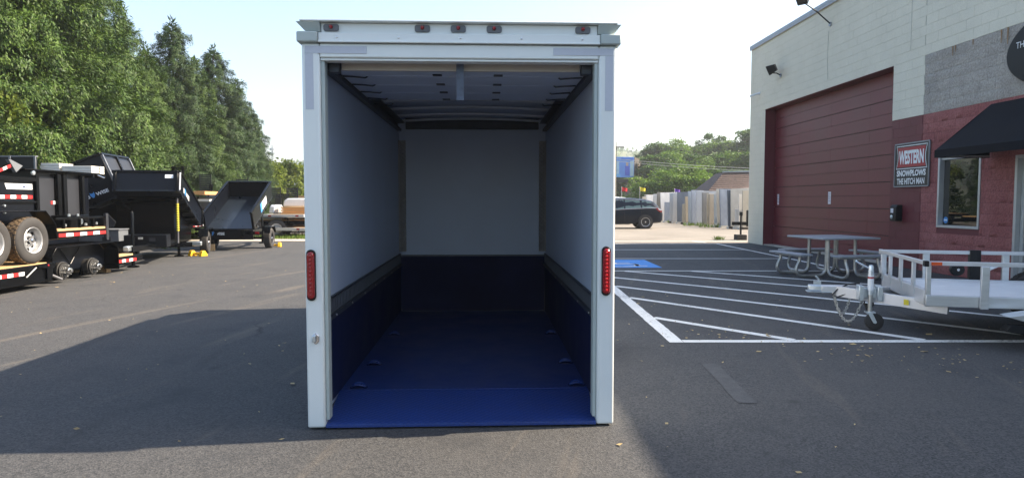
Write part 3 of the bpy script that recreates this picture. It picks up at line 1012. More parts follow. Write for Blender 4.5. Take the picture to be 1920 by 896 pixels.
def block_faces(bm_, p, q, z0, z1, k, rr):
    g = 0.0012 if k in ('cream', 'maroon') else 0.0028
    if k in ('cream', 'maroon'):
        y = rr.uniform(-0.001, 0.001); e = 0.0022
        bm_.add([(p + g, 0.02, z0 + g), (q - g, 0.02, z0 + g), (q - g, 0.02, z1 - g), (p + g, 0.02, z1 - g),
                 (p + g, y + e, z0 + g), (q - g, y + e, z0 + g), (q - g, y + e, z1 - g), (p + g, y + e, z1 - g),
                 (p + g + e, y, z0 + g + e), (q - g - e, y, z0 + g + e), (q - g - e, y, z1 - g - e), (p + g + e, y, z1 - g - e)],
                [(0, 1, 5, 4), (1, 2, 6, 5), (2, 3, 7, 6), (3, 0, 4, 7), (4, 5, 9, 8), (5, 6, 10, 9), (6, 7, 11, 10), (7, 4, 8, 11), (8, 9, 10, 11)])
    else:                                   # rough split face: a small grid pushed in and out
        nx, nz = 5, 3
        V, F = [], []
        for j in range(nz + 1):
            for i in range(nx + 1):
                edge = i in (0, nx) or j in (0, nz)
                y = (0.002 if edge else rr.uniform(-0.011, -0.002))
                V.append((p + g + (q - p - 2 * g) * i / nx, y, z0 + g + (z1 - z0 - 2 * g) * j / nz))
        n = nx + 1
        for j in range(nz):
            for i in range(nx):
                F.append((j * n + i, j * n + i + 1, (j + 1) * n + i + 1, (j + 1) * n + i))
        k0 = len(V)
        for (i, j) in ((0, 0), (nx, 0), (nx, nz), (0, nz)):
            V.append((V[j * n + i][0], 0.02, V[j * n + i][2]))
        bot = list(range(0, n)); top = list(range(nz * n, nz * n + n))
        F.append(tuple(bot[::-1] + [k0, k0 + 1]))
        F.append(tuple(top + [k0 + 2, k0 + 3]))
        F.append(tuple([j * n for j in range(nz + 1)] + [k0 + 3, k0]))
        F.append(tuple([j * n + nx for j in range(nz, -1, -1)] + [k0 + 1, k0 + 2]))
        bm_.add(V, F)
def inview(bk):
    u, z = (bk[0] + bk[1]) / 2, (bk[2] + bk[3]) / 2
    X, Y = 8.34 + 0.028 * u, 23.6 - u
    d = Y * math.cos(PIT) - (z - H) * math.sin(PIT)
    return FPX * X / d < 965 and 448 - FPX * (Y * math.sin(PIT) + (z - H) * math.cos(PIT)) / d > -5
vis = sorted([b_ for b_ in blocks if inview(b_)], key=lambda b_: -b_[0])
single, rest = vis[:296], vis[296:] + [b_ for b_ in blocks if not inview(b_)]
meshes = {}
for (p, q, z0, z1, k) in single:
    key = (round(q - p, 3), k, r_.randint(0, 3))
    if key not in meshes:
        mb = MB(); block_faces(mb, 0, q - p, 0, z1 - z0, k, r_)
        meshes[key] = mb.mesh('block', M[k], smooth=0 if k in ('cream', 'maroon') else 80)
    o = bpy.data.objects.new('block', meshes[key])
    C.objects.link(o); o.parent = wallo; o.location = (p, 0, z0)
for k in ('cream', 'maroon', 'redsplit', 'tansplit'):
    mb = MB()
    for bk in rest:
        if bk[4] == k:
            block_faces(mb, *bk, r_)
    if mb.v:
        o = mb.build('block_courses', M[k], wallo, smooth=0 if k in ('cream', 'maroon') else 80)
        o['kind'] = 'stuff'
# coping
b = MB(); b.box(-0.04, 34, -0.05, 0.36, HT, HT + 0.10); b.box(-0.04, 34, -0.05, -0.035, HT - 0.06, HT); bpart(b, 'coping', M['coping'], 0.006)
# overhead door: maroon jambs, lintel and 56 pressed panels
for u0, u1 in ((D0 - 0.0, D0 + 0.006), (D1 - 0.006, D1)):
    b = MB(); b.box(u0, u1, 0.003, 0.36, 0.0, DH); bpart(b, 'door_reveal', M['maroon'])
b = MB(); b.box(D0 + 0.006, D1 - 0.006, 0.003, 0.36, DH - 0.008, DH + 0.001); bpart(b, 'door_head', M['maroon'])
b = MB(); b.box(D0 + 0.007, D1 - 0.007, 0.375, 0.42, 0.0, DH - 0.009); door = bpart(b, 'overhead_door', M['plasticblack'])
us = [D0 + 0.008, 3.1, 5.0, 6.9, D1 - 0.008]
nrow = 14
ph = (DH - 0.012) / nrow
for j in range(nrow):
    for i in range(4):
        g = 0.004 if j % 2 else 0.002
        b = MB()
        y0 = 0.345 + rnd.uniform(-0.001, 0.001)
        b.box(us[i] + 0.002, us[i + 1] - 0.002, y0, 0.374, j * ph + (0.009 if j % 2 == 0 else 0.004), (j + 1) * ph - (0.004 if j % 2 == 0 else 0.009))
        b.build('panel', M['maroondoor'], door, smooth=0)
b = MB(); b.box(D0 + 0.01, D1 - 0.01, 0.02, 0.37, 0.001, 0.035); bpart(b, 'door_sill', M['concrete'], 0.01)
# two notices on the door
for (uc, zc, w_, h_) in ((23.6 - 21.95, 1.52, 0.13, 0.34), (23.6 - 18.6, 1.55, 0.15, 0.34)):
    n_ = thing('paper_notice', 'small white paper notice on the maroon door, ' + ('the one by the left jamb' if uc < 3 else 'the one nearer the middle'), 'notice')
    n_.matrix_world = B.matrix_basis @ Matrix.Translation((uc, 0.3435, zc))
    b = MB(); b.box(-w_ / 2, w_ / 2, -0.002, 0.0, -h_ / 2, h_ / 2); b.build('sheet', M['paper'], n_)
    for q in range(5):
        b = MB(); b.box(-w_ * 0.38, w_ * (0.38 - 0.1 * (q % 2)), -0.004, -0.0025, h_ * (0.32 - 0.15 * q), h_ * (0.37 - 0.15 * q)); b.build('print_line', M['ink'], n_)
def onwall(name, label, cat, u, y, z, group=None):
    o = thing(name, label, cat, group=group)
    o.matrix_world = B.matrix_basis @ Matrix.Translation((u, y, z))
    return o
# little projecting sticker at the door edge
o = onwall('small_placard', 'small narrow blue and white placard at the right edge of the maroon door', 'placard', 8.36, 0.05, 2.28)
b = MB(); b.add([(-0.10, 0.25, 0.22), (-0.02, 0.25, 0.30), (-0.02, 0.25, -0.28), (-0.10, 0.25, -0.10)], [(0, 1, 2, 3)]); b.add([(-0.10, 0.262, 0.22), (-0.02, 0.262, 0.30), (-0.02, 0.262, -0.28), (-0.10, 0.262, -0.10)], [(3, 2, 1, 0)])
b.add([(-0.10, 0.25, 0.22), (-0.10, 0.262, 0.22), (-0.10, 0.262, -0.10), (-0.10, 0.25, -0.10)], [(0, 1, 2, 3)])
b.build('plate', M['paper'], o)
b = MB(); b.box(-0.085, -0.025, 0.2455, 0.2495, -0.02, 0.20); b.build('blue_field', M['decalnavy'], o)
# black mailbox
o = onwall('wall_box', 'small black wall mailbox with white label beside the maroon door', 'mailbox', 8.78, 0.0, 1.20)
b = MB(); b.prism([(-0.003, -0.18), (-0.003, 0.18), (-0.11, 0.18), (-0.15, 0.13), (-0.15, -0.18)], -0.115, 0.115, 'yz'); b.build('body', M['plasticblack'], o, bevel=0.012)
b = MB(); b.box(-0.08, 0.02, -0.154, -0.151, 0.00, 0.10); b.build('label_plate', M['paper'], o)
b = MB(); b.lathe([(0.045, -0.151), (0.045, -0.158), (0.03, -0.166), (0.0001, -0.168)], (-0.04, 0, -0.09), 'y', 16); b.build('lock', M['zinc'], o)
# snowplow dealer sign
def dealer_sign():
    W_, H_ = 1.18, 0.94
    o = onwall('dealer_sign', 'black metal sign with red and white snowplow lettering on maroon wall', 'sign', 8.62, -0.03, 1.77)
    b = MB(); b.box(0, W_, -0.012, 0.008, 0, H_); pn = b.build('panel', M['decalblack'], o, bevel=0.004)
    for (x0, x1, z0, z1) in ((0, W_, H_ - 0.018, H_ + 0.006), (0, W_, -0.006, 0.018), (-0.006, 0.014, 0.018, H_ - 0.018), (W_ - 0.014, W_ + 0.006, 0.018, H_ - 0.018)):
        b = MB(); b.box(x0, x1, -0.022, 0.006, z0, z1); b.build('edge_frame', M['coping'], o, bevel=0.002)
    def hour(s0, zlo, zhi, d, m, nm):
        """red badge, sides curving inwards"""
        pts = []
        for i in range(9):
            t = i / 8
            pts.append((s0 + 0.055 * math.sin(math.pi * t), zlo + (zhi - zlo) * t))
        rt = [(W_ - a, z) for a, z in pts[::-1]]
        b = MB(); b.prism(pts + rt, -d, -0.012); return b.build(nm, m, pn)
    hour(0.060, 0.385, 0.890, 0.0145, M['decalwhite'], 'badge_border')
    hour(0.078, 0.402, 0.873, 0.0165, M['decalblack'], 'badge_border')
    hour(0.096, 0.425, 0.850, 0.0185, M['decalred'], 'badge_field')
    F = ((1, 0, 0), (0, 0, 1))
    text_obj('WESTERN', W_ * 0.72, 0.30, M['decalwhite'], pn, (W_ * 0.14, -0.0185, 0.485), *F, depth=0.003, offset=0.045)
    text_obj('SNOWPLOWS', W_ * 0.84, 0.135, M['decalwhite'], pn, (W_ * 0.08, -0.013, 0.225), *F, depth=0.003, offset=0.045)
    text_obj('THE HITCH MAN', W_ * 0.80, 0.135, M['decalwhite'], pn, (W_ * 0.09, -0.013, 0.05), *F, depth=0.003, offset=0.03)
dealer_sign()
# oval sign
def oval_sign():
    o = onwall('oval_sign', 'large black oval sign with white and red letters above the awning', 'sign', 13.33, -0.06, 3.93)
    ra, rb = 1.46, 0.70
    el = [(ra * math.cos(R(a)), rb * math.sin(R(a))) for a in range(0, 360, 6)]
    b = MB(); b.prism(el, -0.06, 0.05); pn = b.build('panel', M['boxpaint'], o, bevel=0.02)
    F = ((1, 0, 0), (0, 0, 1))
    text_obj('THE', 0.24, 0.105, M['decalwhite'], pn, (-1.235, -0.062, 0.10), *F, depth=0.003)
    b = MB(); b.prism([(-0.99, 0.13), (-0.93, 0.20), (-0.79, 0.20), (-0.79, -0.22), (-0.93, -0.22), (-0.93, 0.11)], -0.066, -0.062); b.build('lettering', M['decalwhite'], pn)
    b = MB(); b.prism([(-0.79, 0.02), (-0.60, 0.02), (-0.60, 0.20), (-0.46, 0.20), (-0.46, -0.22), (-0.60, -0.22), (-0.60, -0.08), (-0.79, -0.08)], -0.066, -0.062); b.build('lettering', M['decalwhite'], pn)
    text_obj('ITCH', 0.85, 0.40, M['decalwhite'], pn, (-0.38, -0.062, -0.21), *F, depth=0.003)
    text_obj('MAN', 0.95, 0.22, M['decalred'], pn, (-0.74, -0.062, -0.52), *F, depth=0.003)
    b = MB(); b.prism([(-0.80, -0.28), (-0.72, -0.20), (-0.64, -0.28)], -0.066, -0.062); b.build('red_mark', M['decalred'], pn)
oval_sign()
# awning
def awning():
    o = onwall('awning', 'black cloth awning over the shop window and entrance', 'awning', 11.45, -0.03, 0)
    L_ = 4.2
    zt, zf, zv, pr = 3.20, 2.37, 2.235, 1.0
    b = MB()
    n = 16
    V, F = [], []
    for i in range(n + 1):
        for j in range(7):
            t = j / 6
            sag = 0.012 * math.sin(math.pi * t) * (1 + 0.5 * math.sin(i * 1.7))
            V.append((L_ * i / n, -pr * t, zt + (zf - zt) * t - sag))
    for i in range(n):
        for j in range(6):
            F.append((i * 7 + j, (i + 1) * 7 + j, (i + 1) * 7 + j + 1, i * 7 + j + 1))
    b.add(V, F); b.add([(x, y, z - 0.012) for x, y, z in V], [f[::-1] for f in F])
    b.build('cloth', M['awning'], o, smooth=60)
    b = MB(); b.box(0.0, L_, -pr - 0.012, -pr + 0.0, zv, zf + 0.004); b.build('valance', M['awning'], o, bevel=0.003)
    for u in (-0.002, L_ - 0.010):
        b = MB(); b.prism([(0.0, zt), (-pr, zf), (-pr, zv), (0.0, zv)], u, u + 0.012, 'yz'); b.build('end_panel', M['awning'], o)
    for u in (0.03, L_ / 2, L_ - 0.05):
        b = MB(); b.tube([(u, -0.02, zv + 0.03), (u, -pr + 0.03, zv + 0.03)], 0.014, 8); b.build('frame_bar', M['frame'], o)
    b = MB(); b.tube([(0.03, -pr + 0.03, zv + 0.03), (L_ - 0.03, -pr + 0.03, zv + 0.03)], 0.014, 8); b.build('frame_bar', M['frame'], o)
awning()
# shop window
b = MB(); b.box(W0, W1, 0.10, 0.106, WZ0, WZ1); win = bpart(b, 'window', M['glass'])
for (u0, u1, z0, z1) in ((W0, W0 + 0.05, WZ0 + 0.05, WZ1), (W1 - 0.05, W1, WZ0 + 0.05, WZ1), (W0, W1, WZ0, WZ0 + 0.05)):
    b = MB(); b.box(u0 + 0.001, u1 - 0.001, -0.012, 0.098, z0 + 0.001, z1 - 0.001); b.build('frame', M['frame'], win, bevel=0.004)
b = MB(); b.box(W0 + 0.051, W1 - 0.051, 0.03, 0.098, WZ1 - 0.05, WZ1 - 0.001); b.build('frame', M['frame'], win, bevel=0.004)
b = MB(); b.lathe([(0.065, 0.097), (0.065, 0.0995)], (W0 + 0.13, 0, WZ0 + 0.15), 'y', 20); st = b.build('round_sticker', M['decalblue'], win)
b = MB(); b.box(W0 + 0.085, W0 + 0.175, 0.0955, 0.0968, WZ0 + 0.135, WZ0 + 0.165); b.build('sticker_band', M['decalwhite'], win)
# entrance door
b = MB(); b.box(E0 + 0.09, E1 - 0.09, 0.12, 0.128, 0.12, EH - 0.14); ent = bpart(b, 'entrance_door', M['glass'])
for (u0, u1, z0, z1, y) in ((E0, E0 + 0.06, 0, EH, 0.0), (E1 - 0.06, E1, 0, EH, 0.0), (E0 + 0.06, E1 - 0.06, EH - 0.06, EH, 0.0), (E0 + 0.064, E0 + 0.15, 0.02, EH - 0.064, 0.08), (E1 - 0.15, E1 - 0.064, 0.02, EH - 0.064, 0.08), (E0 + 0.15, E1 - 0.15, EH - 0.17, EH - 0.064, 0.08), (E0 + 0.15, E1 - 0.15, 0.02, 0.22, 0.08)):
    b = MB(); b.box(u0 + 0.001, u1 - 0.001, y, 0.16, z0 + 0.001, z1 - 0.001); b.build('frame', M['frame'], ent, bevel=0.004)
b = MB(); b.tube([(E0 + 0.2, 0.07, 0.9), (E0 + 0.2, 0.02, 0.9), (E0 + 0.2, 0.02, 1.3), (E0 + 0.2, 0.07, 1.3)], 0.012, 8); b.build('handle', M['frame'], ent)
# rust runs under the cream paint and the old conduit line
for u, l in ((10.35, 0.2), (10.42, 0.14), (11.6, 0.25), (11.75, 0.3), (10.9, 0.12)):
    b = MB(); b.add([(u, -0.024, Z2 - 0.01), (u + 0.035, -0.024, Z2 - 0.01), (u + 0.025, -0.024, Z2 - l), (u + 0.012, -0.024, Z2 - l)], [(0, 1, 2, 3)]); b.build('rust_streak', M['rust'], wallo)
b = MB(); b.tube([(5.4, -0.004, 6.0), (5.38, -0.004, 5.2), (5.42, -0.004, 4.72)], 0.006, 6); b.build('crack', M['creamjoint'], wallo)
b = MB(); b.tube([(9.0, -0.003, HT - 0.05), (9.0, -0.003, 4.7)], 0.005, 6); b.build('crack', M['creamjoint'], wallo)
# flood lights
def flood(name, label, u, z, proj, armfrom, tilt, s=1.0):
    o = onwall(name, label, 'flood light', u, 0, z)
    Rm = Matrix.Rotation(R(tilt), 4, 'X') @ Matrix.Rotation(R(-35), 4, 'Z')
    T_ = lambda p: Rm @ p + Vector((0, -proj, 0))
    b = MB(T_)
    b.hexa([(-0.19 * s, -0.12 * s, -0.15 * s), (0.19 * s, -0.12 * s, -0.15 * s), (0.12 * s, 0.12 * s, -0.10 * s), (-0.12 * s, 0.12 * s, -0.10 * s),
            (-0.19 * s, -0.12 * s, 0.15 * s), (0.19 * s, -0.12 * s, 0.15 * s), (0.12 * s, 0.12 * s, 0.10 * s), (-0.12 * s, 0.12 * s, 0.10 * s)])
    b.build('housing', M['plasticblack'], o, bevel=0.01)
    b = MB(T_); b.box(-0.165 * s, 0.165 * s, -0.128 * s, -0.1215 * s, -0.125 * s, 0.125 * s); b.build('lens', mat('flood_glass', (0.45, 0.43, 0.36), rough=0.1, var=0.1, spec=0.8), o)
    b = MB()
    b.tube([Vector((0, 0.0, armfrom)), Vector((0, -proj * 0.5, armfrom * 0.5 - 0.03)), Vector((0, -proj, -0.12 * s))], 0.018, 8)
    b.build('arm', M['plasticblack'], o)
    b = MB(); b.lathe([(0.06, -0.03), (0.06, 0.0)], (0, 0, armfrom), 'y', 12); b.build('wall_plate', M['coping'], o)
flood('flood_light', 'black square flood light above the maroon overhead door', 2.45, 5.58, 0.28, -0.2, 25)
flood('flood_light', 'black flood light on a long arm above the roof edge', 5.5, 6.86, 0.75, -0.70, -20, 1.1)
o = onwall('security_camera', 'small white security camera near the building corner', 'camera', 0.8, 0, 5.08)
b = MB(); b.lathe([(0.05, 0.0), (0.05, -0.03), (0.02, -0.06)], (0, 0, 0), 'y', 12); b.build('mount', M['decalwhite'], o)
b = MB(); b.tube([(0.02, -0.06, 0.0), (-0.05, -0.16, -0.03), (-0.14, -0.28, -0.07)], 0.035, 10); b.build('body', M['decalwhite'], o)
# ================================================================== picnic table
def picnic_table():
    o = thing('picnic_table', 'grey metal square picnic table with four attached benches by the maroon door', 'picnic table', (6.33, 13.2, 0), R(9))
    zt = 0.765
    b = MB(); b.box(-0.6, 0.6, -0.6, 0.6, zt - 0.035, zt); b.build('table_top', M['alu2'], o, bevel=0.006)
    for k in range(4):
        a = R(90 * k)
        Rm = Matrix.Rotation(a, 4, 'Z')
        T_ = lambda p, Rm=Rm: Rm @ p
        b = MB(T_); b.box(-0.55, 0.55, -1.02, -0.76, 0.425, 0.46); b.build('bench', M['alu2'], o, bevel=0.006)
        b = MB(T_); b.box(-0.48, 0.48, -0.93, -0.85, 0.395, 0.424); b.build('bench_rail', M['galv'], o, bevel=0.003)
        for x in (-0.33, 0.33):
            P = [(-0.89, 0.40), (-0.90, 0.32), (-0.955, 0.20), (-0.965, 0.13), (-0.93, 0.065), (-0.86, 0.035), (-0.75, 0.03), (-0.50, 0.03), (-0.40, 0.045), (-0.335, 0.10), (-0.315, 0.18), (-0.31, 0.35), (-0.305, zt - 0.036)]
            pts = [Vector((x * (1.0 if y < -0.6 else 0.86), y, z)) for y, z in P]
            sm = []
            for i in range(len(pts) - 1):
                p0, p1, p2, p3 = pts[max(i - 1, 0)], pts[i], pts[i + 1], pts[min(i + 2, len(pts) - 1)]
                for t in (0, 0.33, 0.66):
                    sm.append(0.5 * ((2 * p1) + (p2 - p0) * t + (2 * p0 - 5 * p1 + 4 * p2 - p3) * t * t + (3 * p1 - p0 - 3 * p2 + p3) * t ** 3))
            sm.append(pts[-1])
            b = MB(T_); b.tube(sm, 0.030, 10); b.build('leg', M['galv'], o)
M['alu2'] = mat('grey_table_metal', (0.40, 0.43, 0.47), rough=0.42, metal=0.5, var=0.06, scale=4, rvar=0.1)
picnic_table()
# ================================================================== aluminium utility trailer
def utility_trailer():
    o = thing('utility_trailer', 'silver aluminium utility trailer with side rails and tongue jack', 'trailer', (4.53, 7.74, 0), math.atan2(-0.264, 0.965))
    hw, L_ = 0.87, 3.4
    zd = 0.47
    AL = M['aluwhite']
    # deck planks
    n = 7
    pw = (2 * hw - 0.12) / n
    for i in range(n):
        y0 = -hw + 0.06 + i * pw
        b = MB(); b.box(0.06, L_ - 0.06, y0 + 0.003, y0 + pw - 0.003, zd - 0.03, zd)
        pl = b.build('deck_plank', M['aludeck'], o, bevel=0.003)
    for s in (-1, 1):
        b = MB(); y = s * (hw - 0.03); b.box(0.0, L_, y - 0.028, y + 0.028, zd - 0.105, zd + 0.012); b.build('side_rail', M['alu'], o, bevel=0.005)
    b = MB(); b.box(-0.002, 0.057, -hw + 0.06, hw - 0.06, zd - 0.10, zd + 0.10 - 0.04); b.build('front_rail', AL, o, bevel=0.005)
    b = MB(); b.box(L_ - 0.057, L_ + 0.001, -hw + 0.06, hw - 0.06, zd - 0.10, zd + 0.01); b.build('rear_rail', AL, o, bevel=0.005)
    for x in (0.5, 1.1, 1.9, 2.7):
        b = MB(); b.box(x, x + 0.06, -hw + 0.06, hw - 0.06, zd - 0.10, zd - 0.031); b.build('cross_member', AL, o)
    zr = 0.835
    # posts and top rails
    for s in (-1, 1):
        for x in (0.0, 0.48, 1.35, 2.4, L_ - 0.06):
            b = MB(); y = s * (hw + (0.028 if x > 0.1 else -0.03))
            b.box(x, x + (0.072 if 0.1 < x < 3 else 0.046), y - 0.022, y + 0.022, zd - 0.11, zr - 0.043); b.build('post', M['alu'], o, bevel=0.004)
        b = MB(); y = s * (hw - 0.002); b.box(0.012, L_, y - 0.021, y + 0.021, zr - 0.042, zr); b.build('top_rail', AL, o, bevel=0.004)
        b = MB(); b.box(-0.03, 0.012, y - 0.032, y + 0.032, zr - 0.055, zr + 0.004); b.build('corner_cap', M['plasticblack'] if s < 0 else AL, o, bevel=0.004)
    b = MB(); b.box(-0.026, 0.010, -hw + 0.032, hw - 0.036, zr - 0.042, zr - 0.001); b.build('top_rail', AL, o, bevel=0.004)
    for y in (-0.45, 0.02, 0.45, hw - 0.06):
        b = MB(); b.box(-0.022, 0.016, y - 0.019, y + 0.019, zd + 0.061, zr - 0.043); b.build('post', AL, o, bevel=0.004)
        b = MB(); b.box(-0.008, -0.0025, y - 0.05, y - 0.026, zd - 0.02, zd + 0.11); b.build('post_bracket', M['zinc'], o)
    b = MB(); b.box(0.03, 0.13, -hw - 0.031, -hw - 0.0285, zr - 0.04, zr - 0.006); b.build('reflector', M['amberlens'], o)
    # tongue: two beams meeting at the coupler
    for s in (-1, 1):
        b = MB(); b.bar((0.28, s * 0.66, zd - 0.15), (-0.69, s * 0.055, zd - 0.075), 0.055, 0.12); b.build('tongue_beam', AL, o, bevel=0.004)
    TQ = lambda p: p + Vector((0.11, 0, 0))
    b = MB(TQ); b.bar((-0.72, 0, zd - 0.06), (-0.97, 0, zd - 0.06), 0.115, 0.09); b.build('tongue_head', AL, o, bevel=0.01)
    b = MB(TQ); b.prism([(-0.80, 0.055), (-0.95, 0.05), (-1.08, 0.045), (-1.115, 0.02), (-1.115, -0.02), (-1.08, -0.045), (-0.95, -0.05), (-0.80, -0.055)], zd - 0.085, zd - 0.012, 'xy')
    cp = b.build('coupler', M['zinc'], o, bevel=0.014)
    b = MB(TQ); b.tube([(-0.98, 0, zd - 0.01), (-1.0, 0, zd + 0.06), (-1.03, 0, zd + 0.09)], 0.012, 8); b.box(-1.05, -0.97, -0.018, 0.018, zd - 0.01, zd + 0.03); b.build('latch', M['zinc'], cp)
    b = MB(TQ); b.box(-1.13, -0.80, -0.062, 0.062, zd - 0.098, zd - 0.0865); b.build('coupler_plate', M['zinc'], cp, bevel=0.003)
    # jack
    jx, jy = -0.40, -0.345
    b = MB(); b.lathe([(0.024, 0.20), (0.024, 0.55)], (jx, jy, 0), 'z', 16); jk = b.build('jack', M['galv'], o)
    b = MB(); b.lathe([(0.031, 0.40), (0.031, 0.67), (0.027, 0.675), (0.027, 0.72), (0.02, 0.735), (0.0001, 0.74)], (jx, jy, 0), 'z', 16); b.build('jack_tube', M['zinc'], jk)
    b = MB(); b.lathe([(0.0318, 0.45), (0.0318, 0.625)], (jx, jy, 0), 'z', 16); b.build('jack_label', M['decalwhite'], jk)
    b = MB(); b.lathe([(0.0325, 0.585), (0.0325, 0.605)], (jx, jy, 0), 'z', 16); b.build('jack_stripe', M['decalred'], jk)
    b = MB(); b.tube([(jx, jy, 0.70), (jx - 0.035, jy - 0.01, 0.705), (jx - 0.16, jy + 0.01, 0.775), (jx - 0.165, jy - 0.05, 0.785)], 0.010, 8); b.build('crank', M['zinc'], jk)
    b = MB(); b.box(jx - 0.12, jx - 0.07, jy - 0.03, jy + 0.14, 0.33, 0.50); b.box(jx + 0.07, jx + 0.12, jy - 0.03, jy + 0.14, 0.33, 0.50); b.box(jx - 0.07, jx + 0.07, jy + 0.035, jy + 0.06, 0.36, 0.47); b.build('jack_bracket', M['zinc'], jk, bevel=0.006)
    b = MB(); b.box(jx - 0.05, jx + 0.05, jy - 0.05, jy + 0.05, 0.195, 0.21); b.prism([(jx - 0.03, 0.195), (jx + 0.02, 0.195), (jx + 0.065, 0.095), (jx + 0.03, 0.085)], jy - 0.048, jy - 0.040); b.prism([(jx - 0.03, 0.195), (jx + 0.02, 0.195), (jx + 0.065, 0.095), (jx + 0.03, 0.085)], jy + 0.040, jy + 0.048); b.build('wheel_fork', M['zinc'], jk, bevel=0.003)
    b = MB(); b.lathe([(0.02, -0.03), (0.075, -0.036), (0.095, -0.026), (0.098, 0.0), (0.095, 0.026), (0.075, 0.036), (0.02, 0.03)], (jx + 0.045, jy, 0.098), 'y', 24); b.build('jack_wheel', M['rubber'], jk)
    b = MB(); b.lathe([(0.016, -0.055), (0.016, 0.055)], (jx + 0.045, jy, 0.098), 'y', 10); b.build('axle_bolt', M['zinc'], jk)
    # safety chain hanging in a loop
    def chain(p0, p1, drop, nm, m):
        b = MB(TQ)
        k = 24
        p0, p1 = Vector(p0), Vector(p1)
        pts = [p0.lerp(p1, i / k) + Vector((0, 0, -drop * (1 - (2 * i / k - 1) ** 2))) for i in range(k + 1)]
        for i in range(k):
            c, d = (pts[i] + pts[i + 1]) / 2, (pts[i + 1] - pts[i])
            le = d.length * 0.72
            d.normalize()
            side = Vector((0, 1, 0)) if i % 2 else d.cross(Vector((0, 1, 0))).normalized()
            b.tube([c + d * le * math.cos(q) + side * 0.013 * math.sin(q) for q in [2 * math.pi * j / 10 for j in range(10)]], 0.0055, 5, closed=True)
        b.build(nm, m, cp)
    chain((-0.84, -0.07, zd - 0.10), (-0.55, -0.20, zd - 0.12), 0.31, 'safety_chain', M['galv'])
    chain((-0.82, 0.06, zd - 0.10), (-0.60, 0.17, zd - 0.12), 0.26, 'safety_chain', M['galv'])
    for pts in ([(-0.55, 0.0, zd + 0.02), (-0.68, -0.06, zd + 0.012), (-0.80, -0.085, zd - 0.05), (-0.86, -0.09, zd - 0.12), (-0.80, -0.095, zd - 0.14), (-0.62, -0.17, zd - 0.05)],
                [(-0.52, -0.2, zd - 0.01), (-0.55, -0.22, zd - 0.08), (-0.54, -0.22, zd - 0.2), (-0.49, -0.23, zd - 0.26), (-0.45, -0.235, zd - 0.20), (-0.46, -0.24, zd - 0.14)]):
        b = MB(TQ); b.tube(pts, 0.008, 7); b.build('cable', M['rubber'], cp)
    b = MB(TQ); b.tube([(-0.53, -0.225, zd - 0.19), (-0.50, -0.23, zd - 0.28)], 0.017, 8); b.build('plug', M['rubber'], cp)
    # sticker on the near beam
    d_ = (Vector((0.28, -0.66)) - Vector((-0.80, -0.055))).normalized()
    b = MB(lambda p: Vector((-0.10 + d_.x * p.x + d_.y * p.y * -1 * -1 * 0, -0.447 + d_.y * p.x - 0.036, 0)) + Vector((0, 0, p.z)))
    b.add([(0.0, 0, zd - 0.15), (0.05, 0, zd - 0.152), (0.05, 0, zd - 0.095), (0.0, 0, zd - 0.09)], [(0, 1, 2, 3)]); b.build('warning_sticker', M['yellowprop'], o)
    # wheels and mudguards
    for s in (-1, 1):
        yc = s * (hw + 0.16)
        wheel(o, (1.75, yc, 0.29), 0.29, 0.18, 'y', s)
        b = MB()
        top = [(0.98, 0.34), (1.22, 0.62), (1.30, 0.66), (2.20, 0.66), (2.28, 0.62), (2.52, 0.34)]
        pr = top + [(a + (0.02 if a < 1.75 else -0.02), z - 0.02) for a, z in top[::-1]]
        if s > 0:
            b.prism(pr, hw + 0.03, hw + 0.29); b.build('mudguard', M['decalwhite'], o, bevel=0.008)
        else:
            b.prism([(0.62, 0.33), (0.86, 0.38), (2.6, 0.38), (2.6, 0.28), (0.86, 0.26)], -hw - 0.30, -hw - 0.10); sk = b.build('step', M['alu'], o, bevel=0.006)
            b = MB(); b.box(0.90, 1.05, -hw - 0.306, -hw - 0.3005, 0.285, 0.355); pl = b.build('maker_plate', M['decalnavy'], sk)
            text_obj('S', 0.05, 0.05, M['decalwhite'], sk, (0.915, -hw - 0.3065, 0.295), (1, 0, 0), (0, 0, 1), depth=0.002)
            b = MB(); b.prism([(0.66, 0.25), (0.95, 0.25), (0.85, 0.14), (0.62, 0.18)], -hw - 0.27, -hw - 0.12); b.build('step_bracket', M['plasticblack'], o, bevel=0.01)
    # black hold-down post on the far rail
    b = MB(); b.box(0.98, 1.10, hw - 0.04, hw + 0.035, zd - 0.01, zr + 0.012); bk = b.build('spare_mount', M['plasticblack'], o, bevel=0.006)
    b = MB(); b.lathe([(0.075, -0.04), (0.085, 0.0), (0.075, 0.04)], (0.86, hw + 0.02, zd + 0.13), 'y', 16); b.build('mount_disc', M['plasticblack'], bk)
    b = MB(); b.lathe([(0.018, -0.055), (0.018, -0.03)], (0.86, hw + 0.02, zd + 0.13), 'y', 6); b.build('mount_nut', M['chrome'], bk)
utility_trailer()
